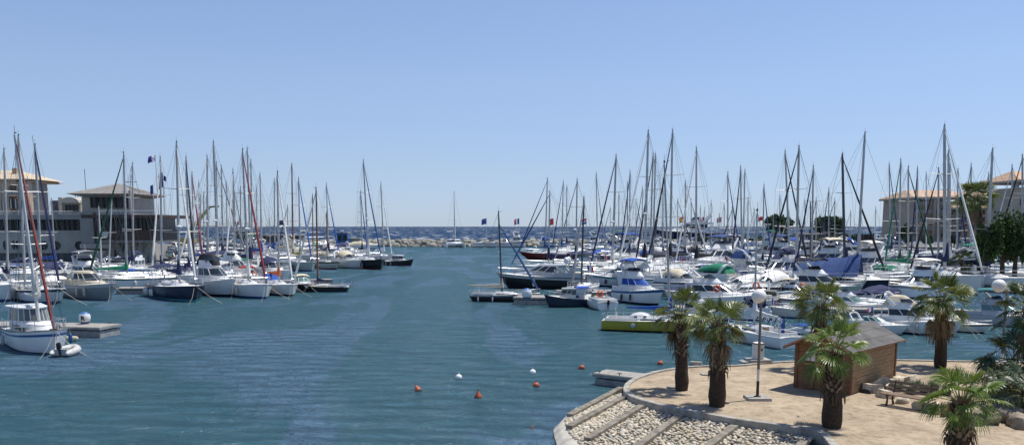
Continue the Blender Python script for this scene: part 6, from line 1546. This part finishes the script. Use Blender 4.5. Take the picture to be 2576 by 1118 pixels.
# ================================================================ NEAR LEFT GROUP
# wheelhouse sailing boat with the red furled sail
bowp = W(143, 892, 0); 
th_ = radians(-47); LB = 7.2
root = bowp - Vector((cos(th_), sin(th_), 0)) * LB / 2
t = thing('sailing_boat', 'white wheelhouse sailing boat with blue line and red furled sail at lower left', 'sailing boat', root, th_, 'sailing boats in the marina')
kw = dict(rake=.07, full=.55, stern=.8); Bm = 2.7
rg, sheer = hull_rings(LB, Bm, .95, 1.35, **kw); m = MB()
def mr(i, j):
    j = min(j, 11 - j); return [P['white'], P['blue'], P['white'], P['white'], P['navy'], P['navy']][j]
rg2 = []
for q in rg:
    s_ = list(q); a, b_ = Vector(q[0]), Vector(q[1]); s_[1] = tuple(a.lerp(b_, .75)); a, b_ = Vector(q[-1]), Vector(q[-2]); s_[-2] = tuple(a.lerp(b_, .75))
    p2 = Vector(q[1]).lerp(Vector(q[2]), .25); s_[2] = tuple(p2); p2 = Vector(q[-2]).lerp(Vector(q[-3]), .25); s_[-3] = tuple(p2); rg2.append(s_)
m.grid(rg2, P['white'], False, mrow=mr); m.face(list(reversed(rg2[0])), P['white']); obj('hull', m, t, smooth=40)
m = deck_mb(sheer, DECK)
for s_ in (1, -1): m.tube([(x, s_ * (b + .015), z + .03) for x, b, z in sheer], .04, mat('grey_rubbing', (.12, .12, .13), rough=.6), 5)
obj('deck', m, t)
z0 = 1.0
m = MB(); stack(m, [(z0, -1.6, 2.3, 1.0, .62), (z0 + .52, -1.6, 1.7, .95, .55), (z0 + .60, -1.6, 1.2, .9, .5)], [P['white']] * 2, True, DECK); cb_ = obj('cabin', m, t)
for s_ in (1, -1):
    for wx, wy, wr in ((.7, .93, .12), (-.7, .99, 0)): m = MB(); m.box((wx, s_ * wy, z0 + .27), (.85, .06, .25), GLASS, rz=s_ * -wr); obj('window', m, cb_)
W0, W1 = (z0 + .6, -2.0, .35, .95, .7), (z0 + 1.30, -2.0, .05, .88, .62)
m = MB()
a = outline(*[W0[i] for i in (1, 2, 3, 4)], W0[0]); c = outline(*[W1[i] for i in (1, 2, 3, 4)], W1[0])
for k in range(len(a)): m.tube([a[k], c[k]], .045 if k in (0, 1, 4, len(a) - 2, len(a) - 1) else .028, P['white'], 4)
stack(m, [(z0 + .1, -2.0, .35, .95, .7), W0], [P['white']], False); wh_ = obj('wheelhouse', m, t)
GLC = mat('clear_pane', (.10, .115, .11), rough=.05, spec=.8)
obj('window', window_band(W0, W1, GLC, -.01), wh_)
m = MB(); stack(m, [(W1[0], -2.5, .15, 1.0, .75), (W1[0] + .07, -2.55, .2, 1.02, .76), (W1[0] + .13, -2.4, .0, .9, .6)], [P['white']] * 2, True); m.box((-.8, 0, W1[0] + .17), (.6, .6, .06), P['white']); obj('roof', m, wh_)
mast0 = Vector((.55, 0, z0 + .6)); top = WD(37, 339, (Matrix.Rotation(th_, 3, 'Z') @ mast0 + root).y); inv = Matrix.Rotation(-th_, 3, 'Z'); mt_ = inv @ (top - root)
m = MB(); m.tube([mast0, mast0.lerp(mt_, .5), mt_], [.095, .09, .07], ALUW, 8); m.tube([mt_, mt_ + Vector((0, 0, .5))], .015, WIRE, 3); m.box(mt_ + Vector((.1, 0, .1)), (.4, .05, .05), WIRE); mo = obj('mast', m, t)
m = MB()
for f_ in (.42, .70):
    c = mast0.lerp(mt_, f_)
    for s_ in (1, -1): m.tube([c, c + Vector((-.1, s_ * .9, .04))], .03, ALUW, 4)
obj('spreader', m, mo)
m = MB(); c0 = mast0 + Vector((-.1, 0, 1.45)); m.tube([c0, c0 + Vector((-2.6, 0, .02))], .045, ALUW, 6); bo = obj('boom', m, t)
SAILC = mat('loose_sailcloth', (.55, .53, .48), rough=.9, var=.15, scale=5, bump=1, bscale=9)
m = MB(); rings = []; rn = random.Random(4)
for i in range(9):
    f_ = i / 8; h = .75 * (1 - f_) ** 2.5 + .10; w_ = .18 * (1 - f_ * .6); c = c0 + Vector((-1.4 * f_, 0, 0)); rings.append([(c.x + rn.uniform(-.02, .02), c.y + w_ * sin(q) * rn.uniform(.8, 1.2), c.z + h * (.5 + .5 * cos(q)) * rn.uniform(.9, 1.1)) for q in [2 * pi * k / 8 for k in range(8)]])
m.grid(rings, SAILC, True, True, True); m.tube([(c0 + Vector((.0, 0, -.1 + k * .22))) + Vector((rn.uniform(-.05, .02), rn.uniform(-.05, .05), 0)) for k in range(8)], [.2, .24, .18, .2, .15, .17, .12, .08], SAILC, 7); obj('sail', m, bo)
bw_ = Vector(sheer[-1]); bw_.y = 0; sp_ = bw_ + Vector((.35, 0, .12)); REDF = mat('furled_sail_red', (.26, .045, .03), rough=.7, var=.2, scale=4)
m = MB(); m.tube([bw_ + Vector((-.9, 0, -.02)), sp_], .06, P['brown'], 6); m.tube([sp_, sp_ + Vector((-.3, 0, -.7))], .02, STEEL, 4); obj('bowsprit', m, t)
m = MB(); f0 = bw_ + Vector((-.25, 0, .1)); m.tube([f0.lerp(mt_, i / 10 * .95) for i in range(11)], [.06, .085, .09, .085, .085, .08, .075, .07, .06, .05, .03], REDF, 6); obj('furled_sail', m, t)
m = MB(); m.tube([Vector((-LB / 2, 0, 1)), mt_], .014, WIRE, 3); m.tube([sp_, mt_], .014, WIRE, 3)
for s_ in (1, -1):
    for xx in (.9, .4, -.1): m.tube([(xx, s_ * 1.3, 1.05), mast0.lerp(mt_, .70 if xx != .4 else 1) + (Vector((-.1, s_ * .9, .04)) if xx == .4 else Vector((0, 0, 0)))], .013, WIRE, 3)
m.tube([c0 + Vector((-2.5, 0, 0)), mt_], .012, WIRE, 3); obj('rigging', m, t, smooth=0)
obj('railing', rail_mb(sheer, .03, .99, .6, 8, STEEL, True, r=.016), t)
add_fenders(t, sheer, -1, (.22,), P['lightgrey']); add_fenders(t, sheer, 1, (.72,), P['blue'])
m = MB(); 
for s_ in (1, -1): e = Vector((LB / 2 + 1.2, s_ * 1.2, -.05)); m.tube([bw_, bw_.lerp(e, .5) + Vector((0, 0, -.15)), e], .014, ROPE, 3)
obj('mooring_line', m, t)

# inflatable dinghy moored at the bow
c = W(155, 896, 0) + Vector((0, .55, 0)); t = thing('inflatable_dinghy', 'grey white inflatable dinghy with a small outboard floating at the white bow', 'dinghy', c, radians(93))
TUBE = mat('hypalon_grey', (.50, .49, .46), rough=.6, var=.1)
m = MB(); path = [(-.95, -.42, .20), (-.7, -.43, .21), (0, -.44, .22), (.55, -.36, .25), (.85, -.15, .30), (.92, 0, .31), (.85, .15, .30), (.55, .36, .25), (0, .44, .22), (-.7, .43, .21), (-.95, .42, .20)]
m.tube(path, [.06, .17, .19, .19, .19, .19, .19, .19, .19, .17, .06], TUBE, 10); obj('tube', m, t, smooth=60)
m = MB(); m.box((-.1, 0, .10), (1.3, .75, .05), P['grey']); m.box((0, 0, .30), (.2, .8, .04), P['lightgrey']); obj('floor', m, t)
m = MB(); m.box((-.70, 0, .25), (.05, .72, .36), P['lightgrey']); obj('transom', m, t)
o = obj('outboard_motor', outboard_mb(P['black']), t, (-.8, 0, .38)); o.scale = (.75,) * 3
m = MB(); m.tube([(-.5, -.6, .32), (-.1, 0, .42), (.1, .62, .32)], .015, BLACKP, 4); obj('rope', m, t)

# pontoon with the marker
def marker(label, pos, r_, sc=1.0, letter=True, th=0.0):
    t = thing('pontoon_marker', label, 'marker', pos, th)
    m = MB(); m.lathe((0, 0, 0), [(r_ * .75, 0), (r_ * .78, r_ * .25), (r_ * .5, r_ * .3)], P['blue'], 14); obj('base', m, t)
    m = MB(); prof = [(r_ * .7, r_ * .25), (r_ * .95, r_ * .5), (r_ * 1.0, r_ * .95), (r_ * .98, r_ * 1.35), (r_ * .85, r_ * 1.7), (r_ * .5, r_ * 2.0), (.01, r_ * 2.08)]
    m.lathe((0, 0, 0), prof, P['white'], 18, mrow=lambda i, j: P['white'] if prof[i][1] < r_ * 1.6 else mat('marker_blue', (.06, .16, .38), rough=.4)); bd = obj('body', m, t, smooth=60)
    if letter:
        cu = bpy.data.curves.new('lettering', 'FONT'); cu.body = 'R'; cu.size = r_ * 1.15; cu.extrude = .012; cu.offset = r_ * .03; cu.align_x = 'CENTER'; cu.materials.append(BLK)
        oc_ = bpy.data.objects.new('lettering_curve', cu); mec = bpy.data.meshes.new_from_object(oc_); bpy.data.objects.remove(oc_); o = bpy.data.objects.new('lettering', mec); C.objects.link(o); o.parent = bd; o.location = (r_ * .12, -r_ * 1.03, r_ * .62); o.rotation_euler = (pi / 2, 0, .12)
a = W(252, 850, 0); dh = .72; e = Vector((a.x - 9.5, a.y + 1.6, 0))
tp_ = pontoon('grey floating pontoon end with ropes carrying the ball marker at lower left', Vector((a.x, a.y, 0)), e, 2.3, .58, -1)
marker('blue and white ball marker lettered R on the left pontoon end', W(214, 812, .72), 13.5 / F * 57, letter=True)
m = MB(); cpt = a + Vector((-2.15, -.16, .12)); m.lathe((0, 0, 0), [(.02, -.42), (.12, -.36), (.15, -.2), (.15, .2), (.12, .36), (.02, .42)], P['cream'], 10, M=Matrix.Rotation(pi / 2, 3, 'Y')); tag(obj('fender', m, loc=W(180, 850, .18)), 'cream fender lying at the water line of the left pontoon', 'fender')
m = MB(); m.lathe((0, 0, 0), [(.02, -.5), (.16, -.4), (.2, -.1), (.19, .25), (.1, .45), (.03, .5)], P['blue'], 10); tag(obj('fender', m, loc=W(150, 838, .45)), 'big blue fender hanging between the white bow and the pontoon', 'fender')
# other pontoons
pontoon('grey concrete pontoon between the grey green cruiser and the navy hulled sailing boat', W(290, 740, 0), W(392, 739, 0), 2.2, .55, 1)
pontoon('grey pontoon head with the white marker right of the old black boat', W(1290, 766, 0), W(1402, 768, 0), 3.0, .6, 1)
marker('white dome marker with blue cap on the right pontoon head', W(1325, 750, .7), 11 / F * 86, letter=False)
pl_ = [((-30, 731), (284, 727), 'long pontoon behind the first cruisers at far left'), ((395, 728), (840, 714), 'long pontoon behind the front row of the left basin'), ((700, 668), (985, 661), 'pontoon behind the cruisers at the end of the left basin'), ((450, 655), (860, 650), 'pontoon among the farther boats of the left basin'),
       ((1400, 746), (1700, 746), 'pontoon behind the blue canvas cruiser'), ((1430, 708), (2380, 712), 'long pontoon in the middle of the right basin'), ((1480, 672), (2430, 674), 'second long pontoon of the right basin, farther back'), ((1330, 642), (1800, 641), 'far pontoon where the dark red sailing boat is moored'), ((1700, 790), (2440, 800), 'nearest long pontoon of the right basin behind the palms')]
for p_, q_, lb in pl_: pontoon(lb, W(*p_, 0), W(*q_, 0), 1.8, .5, 1)
# orange lifebuoys on boats
for x, y, yw, lb in ((1509, 738, 776, 'orange lifebuoy on the rail of the small white stern-on boat'), (1803, 725, 790, 'orange lifebuoy on the cream cabin boat, above the second palm'), (1902, 718, 790, 'orange lifebuoy left of the globe lamp on a boat rail'), (2020, 720, 800, 'orange lifebuoy behind the hut palm'), (640, 688, 716, 'orange lifebuoy beneath the reddish brown canvas in the left basin')):
    Y_ = W(x, yw, 0).y; o = obj('lifebuoy', cached('lb', lifebuoy_mb, 'lifebuoy', 60), loc=WD(x, y, Y_), rz=pi / 2); tag(o, lb, 'lifebuoy', 'orange lifebuoys')
# ---------------------------------------------------------------- people
SKIN = mat('skin', (.38, .19, .11), rough=.6); HAIR = mat('hair_dark', (.03, .02, .015), rough=.7); SWIM = mat('swimwear', (.05, .08, .15), rough=.8)
def person(label, pos, rz, pose='sit', hair=HAIR, cloth=SWIM, sc=1.0):
    t = thing('person', label, 'person', pos, rz, None, sc)
    V = [(0, 0, .10), (0, 0, .30), (.02, 0, .48), (.03, 0, .60), (.04, 0, .68), (.05, 0, .78)]; rd = [.15, .13, .155, .07, .055, .10]; E = [(i, i + 1) for i in range(5)]
    for s_ in (1, -1):
        b0 = len(V); V += [(.02, s_ * .17, .54), (-.03, s_ * .24, .32), (.14, s_ * .26, .14), (.20, s_ * .25, .10)]; rd += [.06, .045, .035, .03]; E += [(2, b0), (b0, b0 + 1), (b0 + 1, b0 + 2), (b0 + 2, b0 + 3)]
        b1 = len(V)
        if pose == 'sit': V += [(.06, s_ * .10, .08), (.42, s_ * .12, .34), (.62, s_ * .12, .02), (.74, s_ * .12, .03)]
        else: V += [(.06, s_ * .10, .05), (.50, s_ * .12, .10), (.92, s_ * .12, .06), (1.02, s_ * .12, .12)]
        rd += [.085, .06, .04, .03]; E += [(0, b1), (b1, b1 + 1), (b1 + 1, b1 + 2), (b1 + 2, b1 + 3)]
    me = bpy.data.meshes.new('body'); me.from_pydata(V, E, []); me.materials.append(SKIN); o = bpy.data.objects.new('body', me); C.objects.link(o); o.parent = t
    mod = o.modifiers.new('skin', 'SKIN'); mod.use_smooth_shade = True
    sv = me.skin_vertices[0].data
    for i, r_ in enumerate(rd): sv[i].radius = (r_, r_)
    sv[0].use_root = True; sb = o.modifiers.new('sub', 'SUBSURF'); sb.levels = 1; sb.render_levels = 2
    m = MB(); m.ell((.03, 0, .83), (.105, .09, .09), hair, 10, 6); obj('hair', m, t, smooth=60)
    m = MB(); m.lathe((0, 0, .02), [(.16, 0), (.17, .08), (.15, .16)], cloth, 10); obj('shorts', m, t)
Yb = W(1340, 722, 0).y
person('sunbather sitting on the foredeck of the black and silver yacht, back turned', WD(1346, 696, Yb + .4), radians(160), 'sit')
person('sunbather lying on the foredeck of the black and silver yacht', WD(1318, 699, Yb + .9), radians(175), 'lie')
person('dark haired person sitting at the back of the green canvas boat', WD(1507, 689, W(1507, 706, 0).y), radians(-100), 'sit')
person('person sitting right beside another on the boat with green canvas', WD(1517, 690, W(1507, 706, 0).y), radians(-80), 'sit', hair=mat('hair_brown', (.10, .05, .02), rough=.7))
